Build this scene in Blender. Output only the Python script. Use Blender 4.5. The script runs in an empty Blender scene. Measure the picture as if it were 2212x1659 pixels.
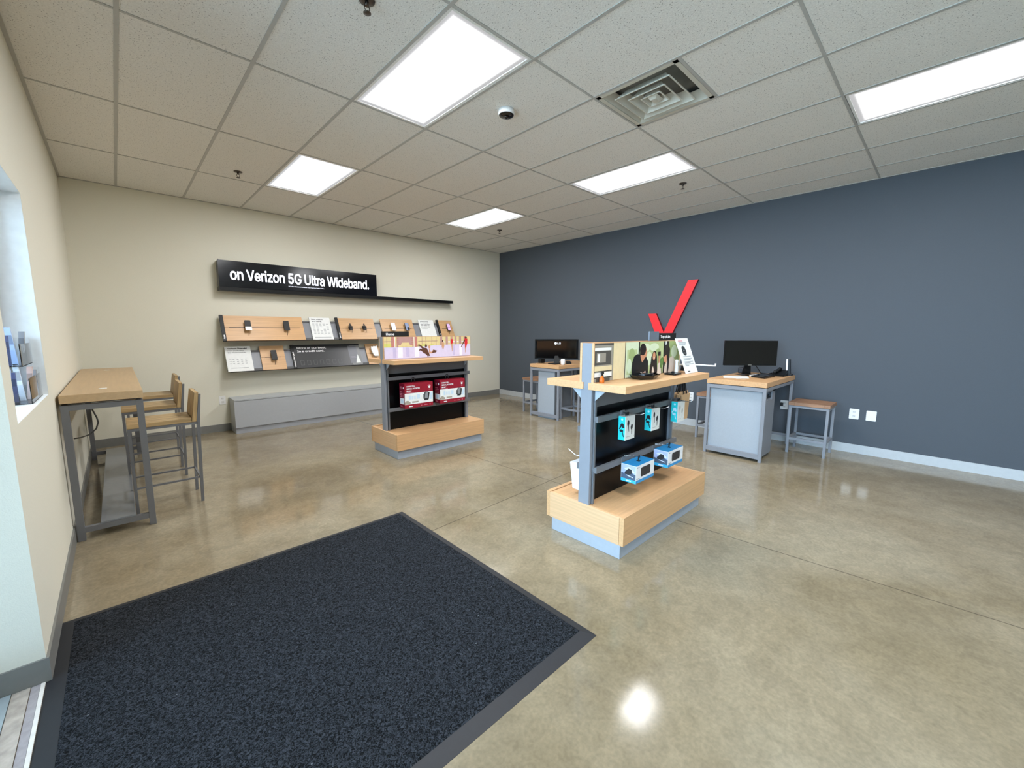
import bpy, bmesh, math, random
from mathutils import Vector, Matrix
random.seed(7)
S = bpy.context.scene
COL = S.collection
H = 3.018            # ceiling height
XL, XR = -0.455, 5.92  # left wall face, right wall face
T = 0.6096

# ------------------------------------------------------------------ camera
def setup_camera():
    yaw, pit, rol = .7614, -.1291, .0036
    f = Vector((math.sin(yaw)*math.cos(pit), math.cos(yaw)*math.cos(pit), math.sin(pit)))
    r = f.cross(Vector((0, 0, 1))).normalized(); u = r.cross(f)
    c, s = math.cos(rol), math.sin(rol)
    r2 = r*c+u*s; u2 = u*c-r*s
    m = Matrix((( r2.x, u2.x, -f.x, -.1442), (r2.y, u2.y, -f.y, -6.7628), (r2.z, u2.z, -f.z, H-1.6277), (0, 0, 0, 1)))
    cd = bpy.data.cameras.new('camera'); co = bpy.data.objects.new('camera', cd); COL.objects.link(co)
    co.matrix_world = m; cd.sensor_width = 36; cd.lens = 892.12/2212*36; cd.clip_start = .03; cd.clip_end = 200
    S.camera = co
setup_camera()

# ------------------------------------------------------------------ light & exposure
S.view_settings.view_transform = 'Standard'; S.view_settings.look = 'None'
S.view_settings.gamma = 1; S.view_settings.use_curve_mapping = False
S.view_settings.exposure = 0.42
S.cycles.use_denoising = True
S.cycles.max_bounces = 10; S.cycles.diffuse_bounces = 6; S.cycles.glossy_bounces = 5; S.cycles.transparent_max_bounces = 12
S.cycles.sample_clamp_indirect = 8
LAMP = 24.0           # ceiling panel emission
SKY = 13.0            # overcast daylight outside the glass
W = bpy.data.worlds.new('overcast_sky'); S.world = W; W.use_nodes = True
_n = W.node_tree.nodes; _l = W.node_tree.links
_bg = _n['Background']; _bg.inputs[1].default_value = SKY
_tc = _n.new('ShaderNodeTexCoord'); _sx = _n.new('ShaderNodeSeparateXYZ'); _rp = _n.new('ShaderNodeValToRGB')
_l.new(_tc.outputs['Generated'], _sx.inputs[0]); _l.new(_sx.outputs['Z'], _rp.inputs[0]); _l.new(_rp.outputs[0], _bg.inputs[0])
_rp.color_ramp.elements[0].position = 0.0; _rp.color_ramp.elements[0].color = (.42, .62, .85, 1)
_rp.color_ramp.elements[1].position = .5; _rp.color_ramp.elements[1].color = (.54, .76, 1.0, 1)

def portal(name, loc, rot, sx, sy):
    ld = bpy.data.lights.new(name, 'AREA'); ld.shape = 'RECTANGLE'; ld.size = sx; ld.size_y = sy
    ld.cycles.is_portal = True
    o = bpy.data.objects.new(name, ld); o.location = loc; o.rotation_euler = rot; COL.objects.link(o)
portal('storefront_portal', (-.93, -6.9, 1.45), (0, -math.pi/2, 0), 2.9, 4.9)
portal('window_portal', (-.60, -3.73, 1.57), (0, -math.pi/2, 0), 1.1, 1.06)

# ------------------------------------------------------------------ materials
def lin(c):
    return tuple((x/12.92 if x <= .04045 else ((x+.055)/1.055)**2.4) for x in [v/255 for v in c])
MATS = {}
def mat(name, rgb, rough=.5, metal=0, spec=.5, noise=0, nscale=30, bump=0, bscale=60, emit=0, alpha=None, stretch=None, coat=0):
    if name in MATS: return MATS[name]
    m = bpy.data.materials.new(name); m.use_nodes = True; nt = m.node_tree; b = nt.nodes['Principled BSDF']
    c = lin(rgb); b.inputs['Base Color'].default_value = (*c, 1)
    b.inputs['Roughness'].default_value = rough; b.inputs['Metallic'].default_value = metal
    b.inputs['Specular IOR Level'].default_value = spec
    if coat: b.inputs['Coat Weight'].default_value = coat
    tc = nt.nodes.new('ShaderNodeTexCoord'); mp = nt.nodes.new('ShaderNodeMapping')
    nt.links.new(tc.outputs['Object'], mp.inputs[0])
    if stretch: mp.inputs['Scale'].default_value = stretch
    # every surface carries at least a faint procedural variation
    nz = nt.nodes.new('ShaderNodeTexNoise'); nz.inputs['Scale'].default_value = nscale; nz.inputs['Detail'].default_value = 5
    nt.links.new(mp.outputs[0], nz.inputs['Vector'])
    k = noise if noise else .03
    rp = nt.nodes.new('ShaderNodeMapRange'); rp.inputs[3].default_value = 1-k; rp.inputs[4].default_value = 1+k
    rp.inputs[1].default_value = .3; rp.inputs[2].default_value = .7
    nt.links.new(nz.outputs[0], rp.inputs[0])
    mx = nt.nodes.new('ShaderNodeVectorMath'); mx.operation = 'SCALE'; mx.inputs[0].default_value = c
    nt.links.new(rp.outputs[0], mx.inputs['Scale']); nt.links.new(mx.outputs[0], b.inputs['Base Color'])
    if bump:
        n2 = nt.nodes.new('ShaderNodeTexNoise'); n2.inputs['Scale'].default_value = bscale; n2.inputs['Detail'].default_value = 4
        nt.links.new(tc.outputs['Object'], n2.inputs['Vector'])
        bp = nt.nodes.new('ShaderNodeBump'); bp.inputs['Strength'].default_value = bump; bp.inputs['Distance'].default_value = .003
        nt.links.new(n2.outputs[0], bp.inputs['Height']); nt.links.new(bp.outputs[0], b.inputs['Normal'])
    if emit:
        b.inputs['Emission Color'].default_value = (*c, 1); b.inputs['Emission Strength'].default_value = emit
    if alpha is not None:
        b.inputs['Alpha'].default_value = alpha
    MATS[name] = m; return m
def clear(name, tint=(.97, .985, .98), refl=.06, rough=.02):
    if name in MATS: return MATS[name]
    m = bpy.data.materials.new(name); m.use_nodes = True; nt = m.node_tree; nt.nodes.remove(nt.nodes['Principled BSDF'])
    t = nt.nodes.new('ShaderNodeBsdfTransparent'); t.inputs[0].default_value = (*tint, 1)
    g = nt.nodes.new('ShaderNodeBsdfGlossy'); g.inputs['Roughness'].default_value = rough
    fr = nt.nodes.new('ShaderNodeFresnel'); fr.inputs[0].default_value = 1.45
    mx = nt.nodes.new('ShaderNodeMixShader'); nt.links.new(fr.outputs[0], mx.inputs[0])
    nt.links.new(t.outputs[0], mx.inputs[1]); nt.links.new(g.outputs[0], mx.inputs[2])
    nt.links.new(mx.outputs[0], nt.nodes['Material Output'].inputs[0]); MATS[name] = m; return m

def oak(name, rgb, scale, rough=.42, k=.09):
    m = mat(name, rgb, rough=rough, noise=k, nscale=1, stretch=scale); return m
OAKX = oak('oak_laminate_lengthwise', (206, 162, 116), (3, 60, 90))
OAKY = oak('oak_laminate_crosswise', (212, 172, 130), (60, 3, 90))
OAKBAR = oak('oak_laminate_bar_top', (186, 158, 120), (50, 3, 70), k=.06)
OAKBOARD = oak('oak_laminate_board', (207, 165, 118), (3, 70, 70))
SLAT = mat('striped_seat_wood', (178, 150, 106), rough=.45, noise=.5, nscale=1, stretch=(2, 46, 46))
PINE = mat('worn_stool_wood', (150, 112, 84), rough=.5, noise=.25, nscale=1, stretch=(26, 5, 26))
GREY = mat('grey_painted_steel', (134, 137, 143), rough=.42, spec=.4, noise=.02)
GREYD = mat('dark_grey_painted_steel', (108, 109, 111), rough=.45, spec=.4, noise=.02)
PANEL = mat('light_grey_laminate', (160, 167, 174), rough=.5, noise=.03, nscale=80)
BENCH = mat('bench_grey_paint', (172, 176, 180), rough=.55, noise=.02)
BLACK = mat('black_matte', (16, 16, 17), rough=.55)
BLACKG = mat('black_gloss', (9, 9, 10), rough=.08, spec=.6)
BLACKS = mat('black_satin', (14, 15, 16), rough=.3, spec=.3)
WHITE = mat('white_plastic', (232, 232, 230), rough=.4)
PAPER = mat('white_card', (232, 234, 232), rough=.6)
INK = mat('ink_black', (52, 52, 56), rough=.6)
INKL = mat('ink_grey', (168, 172, 174), rough=.6)
LETW = mat('letter_white', (245, 245, 245), rough=.5)
CHROME = mat('chrome', (200, 200, 202), rough=.18, metal=1)
BRONZE = mat('dull_metal', (88, 80, 74), rough=.35, metal=.8)

def wall_mat(name, rgb, bump=.25):
    return mat(name, rgb, rough=.75, spec=.3, noise=.018, nscale=140, bump=bump, bscale=240)
CREAM = wall_mat('cream_wall_paint', (224, 221, 205))
SLATE = wall_mat('slate_grey_wall_paint', (80, 86, 93))
BASEG = mat('vinyl_base_grey', (122, 122, 118), rough=.5)
BASEL = mat('vinyl_base_daylit', (186, 190, 192), rough=.5)  # same grey vinyl, made paler to paint in the daylight falling on it
TBAR = mat('ceiling_tee_bar', (176, 175, 170), rough=.5)

def ceiling_tile_mat():
    m = bpy.data.materials.new('fissured_ceiling_tile'); m.use_nodes = True; nt = m.node_tree; b = nt.nodes['Principled BSDF']
    b.inputs['Roughness'].default_value = .9; b.inputs['Specular IOR Level'].default_value = .15
    tc = nt.nodes.new('ShaderNodeTexCoord')
    n1 = nt.nodes.new('ShaderNodeTexNoise'); n1.inputs['Scale'].default_value = 120; n1.inputs['Detail'].default_value = 2
    v = nt.nodes.new('ShaderNodeTexVoronoi'); v.inputs['Scale'].default_value = 75; v.inputs['Randomness'].default_value = 1
    nt.links.new(tc.outputs['Object'], n1.inputs['Vector']); nt.links.new(tc.outputs['Object'], v.inputs['Vector'])
    r = nt.nodes.new('ShaderNodeValToRGB'); r.color_ramp.elements[0].position = .10; r.color_ramp.elements[1].position = .22
    r.color_ramp.elements[0].color = (*lin((140, 137, 132)), 1); r.color_ramp.elements[1].color = (*lin((228, 226, 220)), 1)
    nt.links.new(v.outputs['Distance'], r.inputs[0])
    r2 = nt.nodes.new('ShaderNodeMapRange'); r2.inputs[1].default_value = .35; r2.inputs[2].default_value = .65; r2.inputs[3].default_value = .93; r2.inputs[4].default_value = 1.04
    nt.links.new(n1.outputs[0], r2.inputs[0])
    mx = nt.nodes.new('ShaderNodeVectorMath'); mx.operation = 'SCALE'; nt.links.new(r.outputs[0], mx.inputs[0]); nt.links.new(r2.outputs[0], mx.inputs['Scale'])
    nt.links.new(mx.outputs[0], b.inputs['Base Color'])
    bp = nt.nodes.new('ShaderNodeBump'); bp.inputs['Strength'].default_value = .35; bp.inputs['Distance'].default_value = .004
    nt.links.new(n1.outputs[0], bp.inputs['Height']); nt.links.new(bp.outputs[0], b.inputs['Normal'])
    return m
TILE = ceiling_tile_mat()

def concrete_mat():
    m = bpy.data.materials.new('polished_concrete'); m.use_nodes = True; nt = m.node_tree; b = nt.nodes['Principled BSDF']
    L = nt.links.new
    tc = nt.nodes.new('ShaderNodeTexCoord')
    def noise(s, d=5, dist=0, off=0):
        n = nt.nodes.new('ShaderNodeTexNoise'); n.inputs['Scale'].default_value = s; n.inputs['Detail'].default_value = d; n.inputs['Distortion'].default_value = dist
        mp = nt.nodes.new('ShaderNodeMapping'); mp.inputs['Location'].default_value = (off, off, 0)
        L(tc.outputs['Object'], mp.inputs[0]); L(mp.outputs[0], n.inputs['Vector']); return n
    big = noise(1.1, 4, .6); mid = noise(5, 6, .4, 3); fine = noise(70, 3, 0, 7)
    def ramp(src, stops):
        r = nt.nodes.new('ShaderNodeValToRGB'); e = r.color_ramp.elements
        e[0].position, e[0].color = stops[0][0], (*lin(stops[0][1]), 1); e[1].position, e[1].color = stops[-1][0], (*lin(stops[-1][1]), 1)
        for p, c in stops[1:-1]:
            x = e.new(p); x.color = (*lin(c), 1)
        L(src, r.inputs[0]); return r
    a = ramp(big.outputs[0], [(.3, (130, 117, 92)), (.5, (142, 130, 107)), (.72, (151, 141, 119))])
    def scale(col, src, lo, hi, a0=.35, a1=.65):
        mr = nt.nodes.new('ShaderNodeMapRange'); mr.inputs[1].default_value = a0; mr.inputs[2].default_value = a1; mr.inputs[3].default_value = lo; mr.inputs[4].default_value = hi
        L(src, mr.inputs[0]); v = nt.nodes.new('ShaderNodeVectorMath'); v.operation = 'SCALE'; L(col, v.inputs[0]); L(mr.outputs[0], v.inputs['Scale']); return v.outputs[0]
    c = scale(a.outputs[0], mid.outputs[0], .93, 1.05); sp = noise(17, 7, 1.2, 5); c = scale(c, sp.outputs[0], .91, 1.07); c = scale(c, fine.outputs[0], .91, 1.06)
    # dark oily stains, a few
    st = noise(1.7, 3, .2, 11); c = scale(c, st.outputs[0], .86, 1.0, .28, .38)
    # saw-cut control joints, slightly out of square with the walls
    mp = nt.nodes.new('ShaderNodeMapping'); mp.vector_type = 'TEXTURE'; mp.inputs['Location'].default_value = (2.675, -4.325, 0); mp.inputs['Rotation'].default_value = (0, 0, .06)
    L(tc.outputs['Object'], mp.inputs[0]); sx = nt.nodes.new('ShaderNodeSeparateXYZ'); L(mp.outputs[0], sx.inputs[0])
    def ab(o, off=0):
        ad = nt.nodes.new('ShaderNodeMath'); ad.operation = 'ADD'; ad.inputs[1].default_value = off; L(o, ad.inputs[0])
        x = nt.nodes.new('ShaderNodeMath'); x.operation = 'ABSOLUTE'; L(ad.outputs[0], x.inputs[0]); return x.outputs[0]
    mn = nt.nodes.new('ShaderNodeMath'); mn.operation = 'MINIMUM'; L(ab(sx.outputs[0]), mn.inputs[0]); L(ab(sx.outputs[1]), mn.inputs[1])
    mr = nt.nodes.new('ShaderNodeMapRange'); mr.inputs[1].default_value = .002; mr.inputs[2].default_value = .0055; L(mn.outputs[0], mr.inputs[0])
    v = nt.nodes.new('ShaderNodeMapRange'); v.inputs[3].default_value = .42; v.inputs[4].default_value = 1; L(mr.outputs[0], v.inputs[0])
    sc = nt.nodes.new('ShaderNodeVectorMath'); sc.operation = 'SCALE'; L(c, sc.inputs[0]); L(v.outputs[0], sc.inputs['Scale'])
    L(sc.outputs[0], b.inputs['Base Color'])
    rr = nt.nodes.new('ShaderNodeMapRange'); rr.inputs[3].default_value = .07; rr.inputs[4].default_value = .15; rr.inputs[1].default_value = .3; rr.inputs[2].default_value = .7
    L(mid.outputs[0], rr.inputs[0]); L(rr.outputs[0], b.inputs['Roughness'])
    b.inputs['Specular IOR Level'].default_value = .5
    bp = nt.nodes.new('ShaderNodeBump'); bp.inputs['Strength'].default_value = .05; bp.inputs['Distance'].default_value = .002
    n4 = noise(9, 4); L(n4.outputs[0], bp.inputs['Height'])
    b2 = nt.nodes.new('ShaderNodeBump'); b2.inputs['Strength'].default_value = .12; b2.inputs['Distance'].default_value = .003; L(mr.outputs[0], b2.inputs['Height']); L(bp.outputs[0], b2.inputs['Normal'])
    L(b2.outputs[0], b.inputs['Normal'])
    return m
CONC = concrete_mat()

def mat_pile_mat():
    m = bpy.data.materials.new('looped_mat_pile'); m.use_nodes = True; nt = m.node_tree; b = nt.nodes['Principled BSDF']; L = nt.links.new
    tc = nt.nodes.new('ShaderNodeTexCoord')
    n = nt.nodes.new('ShaderNodeTexNoise'); n.inputs['Scale'].default_value = 115; n.inputs['Detail'].default_value = 5; n.inputs['Distortion'].default_value = 1.5
    L(tc.outputs['Object'], n.inputs['Vector'])
    r = nt.nodes.new('ShaderNodeValToRGB'); e = r.color_ramp.elements
    e[0].position = .42; e[0].color = (*lin((7, 9, 12)), 1); e[1].position = .66; e[1].color = (*lin((60, 65, 72)), 1)
    L(n.outputs[0], r.inputs[0])
    v = nt.nodes.new('ShaderNodeTexVoronoi'); v.inputs['Scale'].default_value = 11; L(tc.outputs['Object'], v.inputs['Vector'])
    lt = nt.nodes.new('ShaderNodeMath'); lt.operation = 'LESS_THAN'; lt.inputs[1].default_value = .035; L(v.outputs['Distance'], lt.inputs[0])
    mx = nt.nodes.new('ShaderNodeMix'); mx.data_type = 'RGBA'; L(lt.outputs[0], mx.inputs[0]); L(r.outputs[0], mx.inputs[6]); mx.inputs[7].default_value = (.13, .14, .15, 1)
    L(mx.outputs[2], b.inputs['Base Color']); b.inputs['Roughness'].default_value = .85; b.inputs['Specular IOR Level'].default_value = .12
    bp = nt.nodes.new('ShaderNodeBump'); bp.inputs['Strength'].default_value = .9; bp.inputs['Distance'].default_value = .006
    L(n.outputs[0], bp.inputs['Height']); L(bp.outputs[0], b.inputs['Normal']); return m
PILE = mat_pile_mat()

def diffuser_mat():
    m = bpy.data.materials.new('lit_prismatic_lens'); m.use_nodes = True; nt = m.node_tree; L = nt.links.new
    nt.nodes.remove(nt.nodes['Principled BSDF']); em = nt.nodes.new('ShaderNodeEmission')
    tc = nt.nodes.new('ShaderNodeTexCoord'); sx = nt.nodes.new('ShaderNodeSeparateXYZ'); L(tc.outputs['Object'], sx.inputs[0])
    def edge(o, half):
        a = nt.nodes.new('ShaderNodeMath'); a.operation = 'ABSOLUTE'; L(o, a.inputs[0])
        r = nt.nodes.new('ShaderNodeMapRange'); r.inputs[1].default_value = half-.085; r.inputs[2].default_value = half; r.inputs[3].default_value = 1; r.inputs[4].default_value = 0; r.interpolation_type = 'SMOOTHSTEP'
        L(a.outputs[0], r.inputs[0]); return r.outputs[0]
    mu = nt.nodes.new('ShaderNodeMath'); mu.operation = 'MINIMUM'; L(edge(sx.outputs[0], .275), mu.inputs[0]); L(edge(sx.outputs[1], .578), mu.inputs[1])
    pw = nt.nodes.new('ShaderNodeMath'); pw.operation = 'POWER'; pw.inputs[1].default_value = 3; L(mu.outputs[0], pw.inputs[0])
    m2 = nt.nodes.new('ShaderNodeMath'); m2.operation = 'MULTIPLY_ADD'; m2.inputs[1].default_value = LAMP; m2.inputs[2].default_value = .42; L(pw.outputs[0], m2.inputs[0])
    L(m2.outputs[0], em.inputs[1]); em.inputs[0].default_value = (.985, .985, 1.0, 1)
    L(em.outputs[0], nt.nodes['Material Output'].inputs[0]); return m
LENS = diffuser_mat()

# ------------------------------------------------------------------ mesh helpers
WL = {}
def wl(o): return WL.get(o.name, Vector((0, 0, 0))) if o else Vector((0, 0, 0))
class MB:
    def __init__(s): s.v = []; s.f = []; s.m = []; s.sm = []
    def face(s, pts, mi=0, smooth=False):
        b = len(s.v); s.v += [tuple(p) for p in pts]; s.f.append(tuple(range(b, b+len(pts)))); s.m.append(mi); s.sm.append(smooth); return s
    def hexa(s, p, mi=0):
        b = len(s.v); s.v += [tuple(q) for q in p]
        for f in ((0, 3, 2, 1), (4, 5, 6, 7), (0, 1, 5, 4), (1, 2, 6, 5), (2, 3, 7, 6), (3, 0, 4, 7)):
            s.f.append(tuple(b+i for i in f)); s.m.append(mi); s.sm.append(False)
        return s
    def box(s, x0, x1, y0, y1, z0, z1, mi=0):
        x0, x1 = min(x0, x1), max(x0, x1); y0, y1 = min(y0, y1), max(y0, y1); z0, z1 = min(z0, z1), max(z0, z1)
        return s.hexa([(x0, y0, z0), (x1, y0, z0), (x1, y1, z0), (x0, y1, z0), (x0, y0, z1), (x1, y0, z1), (x1, y1, z1), (x0, y1, z1)], mi)
    def fbox(s, F, u0, u1, v0, v1, n0, n1, mi=0):
        P = F.at
        return s.hexa([P(u0, v0, n0), P(u1, v0, n0), P(u1, v1, n0), P(u0, v1, n0), P(u0, v0, n1), P(u1, v0, n1), P(u1, v1, n1), P(u0, v1, n1)], mi)
    def prism(s, F, poly, n0, n1, mi=0):
        k = len(poly); b = len(s.v)
        s.v += [tuple(F.at(u, v, n0)) for u, v in poly]+[tuple(F.at(u, v, n1)) for u, v in poly]
        s.f.append(tuple(b+i for i in range(k-1, -1, -1))); s.f.append(tuple(b+k+i for i in range(k))); s.m += [mi, mi]; s.sm += [False, False]
        for i in range(k):
            j = (i+1) % k; s.f.append((b+i, b+j, b+k+j, b+k+i)); s.m.append(mi); s.sm.append(False)
        return s
    def lathe(s, c, prof, n=24, mi=0, axis='z'):
        """prof: (r, h) pairs along the axis"""
        b = len(s.v)
        for r, h in prof:
            for i in range(n):
                a = 2*math.pi*i/n; x, y = r*math.cos(a), r*math.sin(a)
                s.v.append({'z': (c[0]+x, c[1]+y, c[2]+h), 'y': (c[0]+x, c[1]+h, c[2]+y), 'x': (c[0]+h, c[1]+x, c[2]+y)}[axis])
        for k in range(len(prof)-1):
            for i in range(n):
                j = (i+1) % n; s.f.append((b+k*n+i, b+k*n+j, b+(k+1)*n+j, b+(k+1)*n+i)); s.m.append(mi); s.sm.append(True)
        s.f.append(tuple(b+i for i in range(n-1, -1, -1))); s.f.append(tuple(b+(len(prof)-1)*n+i for i in range(n))); s.m += [mi, mi]; s.sm += [False, False]
        return s
    def tube(s, pts, r, n=8, mi=0):
        pts = [Vector(p) for p in pts]; b = len(s.v); prev = None
        for k, p in enumerate(pts):
            d = (pts[min(k+1, len(pts)-1)]-pts[max(k-1, 0)]).normalized()
            if prev is None:
                a = d.orthogonal().normalized()
            else:
                a = (prev-d*prev.dot(d)).normalized()
            prev = a; c = d.cross(a)
            for i in range(n):
                t = 2*math.pi*i/n; s.v.append(tuple(p+(a*math.cos(t)+c*math.sin(t))*r))
        for k in range(len(pts)-1):
            for i in range(n):
                j = (i+1) % n; s.f.append((b+k*n+i, b+k*n+j, b+(k+1)*n+j, b+(k+1)*n+i)); s.m.append(mi); s.sm.append(True)
        s.f.append(tuple(b+i for i in range(n-1, -1, -1))); s.f.append(tuple(b+(len(pts)-1)*n+i for i in range(n))); s.m += [mi, mi]; s.sm += [False, False]
        return s
    def art(s, F, shapes, base=.0004, step=.00012):
        for k, (mi, poly) in enumerate(shapes):
            s.face([F.at(u, v, base+step*k) for u, v in poly], mi)
        return s
    def build(s, name, mats, parent=None, bevel=0, loc=None):
        me = bpy.data.meshes.new(name); org = Vector(loc) if loc is not None else wl(parent)
        me.from_pydata([tuple(Vector(v)-org) for v in s.v], [], s.f)
        for m in (mats if isinstance(mats, (list, tuple)) else [mats]): me.materials.append(m)
        for p, mi, sm in zip(me.polygons, s.m, s.sm): p.material_index = mi; p.use_smooth = sm
        o = bpy.data.objects.new(name, me); COL.objects.link(o)
        if parent: o.parent = parent
        elif loc is not None: o.location = org
        WL[o.name] = org
        if loc is not None and parent: o.location = org-wl(parent)
        if bevel:
            # weld and recalc normals first so the bevel is clean
            bm = bmesh.new(); bm.from_mesh(me); bmesh.ops.recalc_face_normals(bm, faces=bm.faces); bm.to_mesh(me); bm.free()
            md = o.modifiers.new('soft_edges', 'BEVEL'); md.width = bevel; md.segments = 2; md.limit_method = 'ANGLE'; md.angle_limit = .6
        return o
class Fr:
    """a frame: origin, u, v and n = u x v"""
    def __init__(s, o, u, v): s.o = Vector(o); s.u = Vector(u).normalized(); s.v = Vector(v).normalized(); s.n = s.u.cross(s.v)
    def at(s, u, v, n=0): return s.o+s.u*u+s.v*v+s.n*n
    def sub(s, u, v, n=0):
        f = Fr(s.at(u, v, n), s.u, s.v); return f
def FS(o): return Fr(o, (1, 0, 0), (0, 0, 1))      # face looking towards -y
def FW(o): return Fr(o, (0, -1, 0), (0, 0, 1))     # face looking towards -x
def FT(o): return Fr(o, (1, 0, 0), (0, 1, 0))      # face looking up
def rect(u0, v0, u1, v1): return [(u0, v0), (u1, v0), (u1, v1), (u0, v1)]
def ell(cu, cv, a, b, n=18, t=0):
    return [(cu+a*math.cos(2*math.pi*i/n)*math.cos(t)-b*math.sin(2*math.pi*i/n)*math.sin(t), cv+a*math.cos(2*math.pi*i/n)*math.sin(t)+b*math.sin(2*math.pi*i/n)*math.cos(t)) for i in range(n)]
def rrect(u0, v0, u1, v1, r, n=4):
    out = []
    for cx, cy, a0 in ((u1-r, v0+r, -90), (u1-r, v1-r, 0), (u0+r, v1-r, 90), (u0+r, v0+r, 180)):
        for k in range(n+1):
            a = math.radians(a0+90*k/n); out.append((cx+r*math.cos(a), cy+r*math.sin(a)))
    return out

def tag(o, label=None, cat=None, group=None, kind=None):
    if label: o['label'] = label
    if cat: o['category'] = cat
    if group: o['group'] = group
    if kind: o['kind'] = kind
    return o
def thing(name, loc, label, cat, group=None):
    o = bpy.data.objects.new(name, None); COL.objects.link(o); o.location = loc; o.empty_display_size = .1
    WL[o.name] = Vector(loc); return tag(o, label, cat, group)
def copy_tree(o, off=None, label=None, parent=None):
    c = o.copy(); COL.objects.link(c); c.parent = parent
    if off is not None:
        c.location = o.location+Vector(off); WL[c.name] = wl(o)+Vector(off)
    if label: c['label'] = label
    for ch in list(o.children): copy_tree(ch, None, None, c)
    return c

def _font():
    # Blender's own bundled grotesque, when present; otherwise the built-in face
    try:
        import os
        p = os.path.join(bpy.utils.system_resource('DATAFILES'), 'fonts', 'Inter.woff2')
        return bpy.data.fonts.load(p) if os.path.exists(p) else None
    except Exception:
        return None
FONT = _font()
def text(name, s, F, w, h, m, parent, bold=.02, ext=.0008, align='l', lift=.0006):
    """raised lettering filling the box w x h whose lower-left corner is the frame origin"""
    cu = bpy.data.curves.new(name, 'FONT'); cu.body = s; cu.size = 1; cu.space_line = .92; cu.space_character = .96
    cu.resolution_u = 3
    if FONT: cu.font = FONT
    if align == 'c': cu.align_x = 'CENTER'
    t = bpy.data.objects.new(name+'_tmp', cu); COL.objects.link(t); bpy.context.view_layer.update()
    me = bpy.data.meshes.new_from_object(t.evaluated_get(bpy.context.evaluated_depsgraph_get()))
    bpy.data.objects.remove(t); bpy.data.curves.remove(cu)
    xs = [v.co.x for v in me.vertices]; ys = [v.co.y for v in me.vertices]
    x0, x1, y0, y1 = min(xs), max(xs), min(ys), max(ys); kx = w/(x1-x0); ky = h/(y1-y0)
    org = wl(parent)
    # embolden by laying slightly shifted copies of the letters over each other
    sh = [(0, 0)]+([(bold*math.cos(a*math.pi/4), bold*math.sin(a*math.pi/4)) for a in range(8)] if bold > .006 else [])
    vs = [v.co.copy() for v in me.vertices]; fs = [tuple(p.vertices) for p in me.polygons]; V = []; P = []
    for q, (dx, dy) in enumerate(sh):
        b = len(V); V += [F.at((v.x+dx-x0)*kx, (v.y+dy-y0)*ky, lift+q*.00001)-org for v in vs]; P += [tuple(b+i for i in f) for f in fs]
    bpy.data.meshes.remove(me); me = bpy.data.meshes.new(name); me.from_pydata([tuple(v) for v in V], [], P)
    me.materials.append(m)
    o = bpy.data.objects.new(name, me); COL.objects.link(o); o.parent = parent; WL[o.name] = org
    if ext:
        md = o.modifiers.new('thickness', 'SOLIDIFY'); md.thickness = ext; md.offset = 0
    return o
def struct(o): o['kind'] = 'structure'; return o

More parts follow.
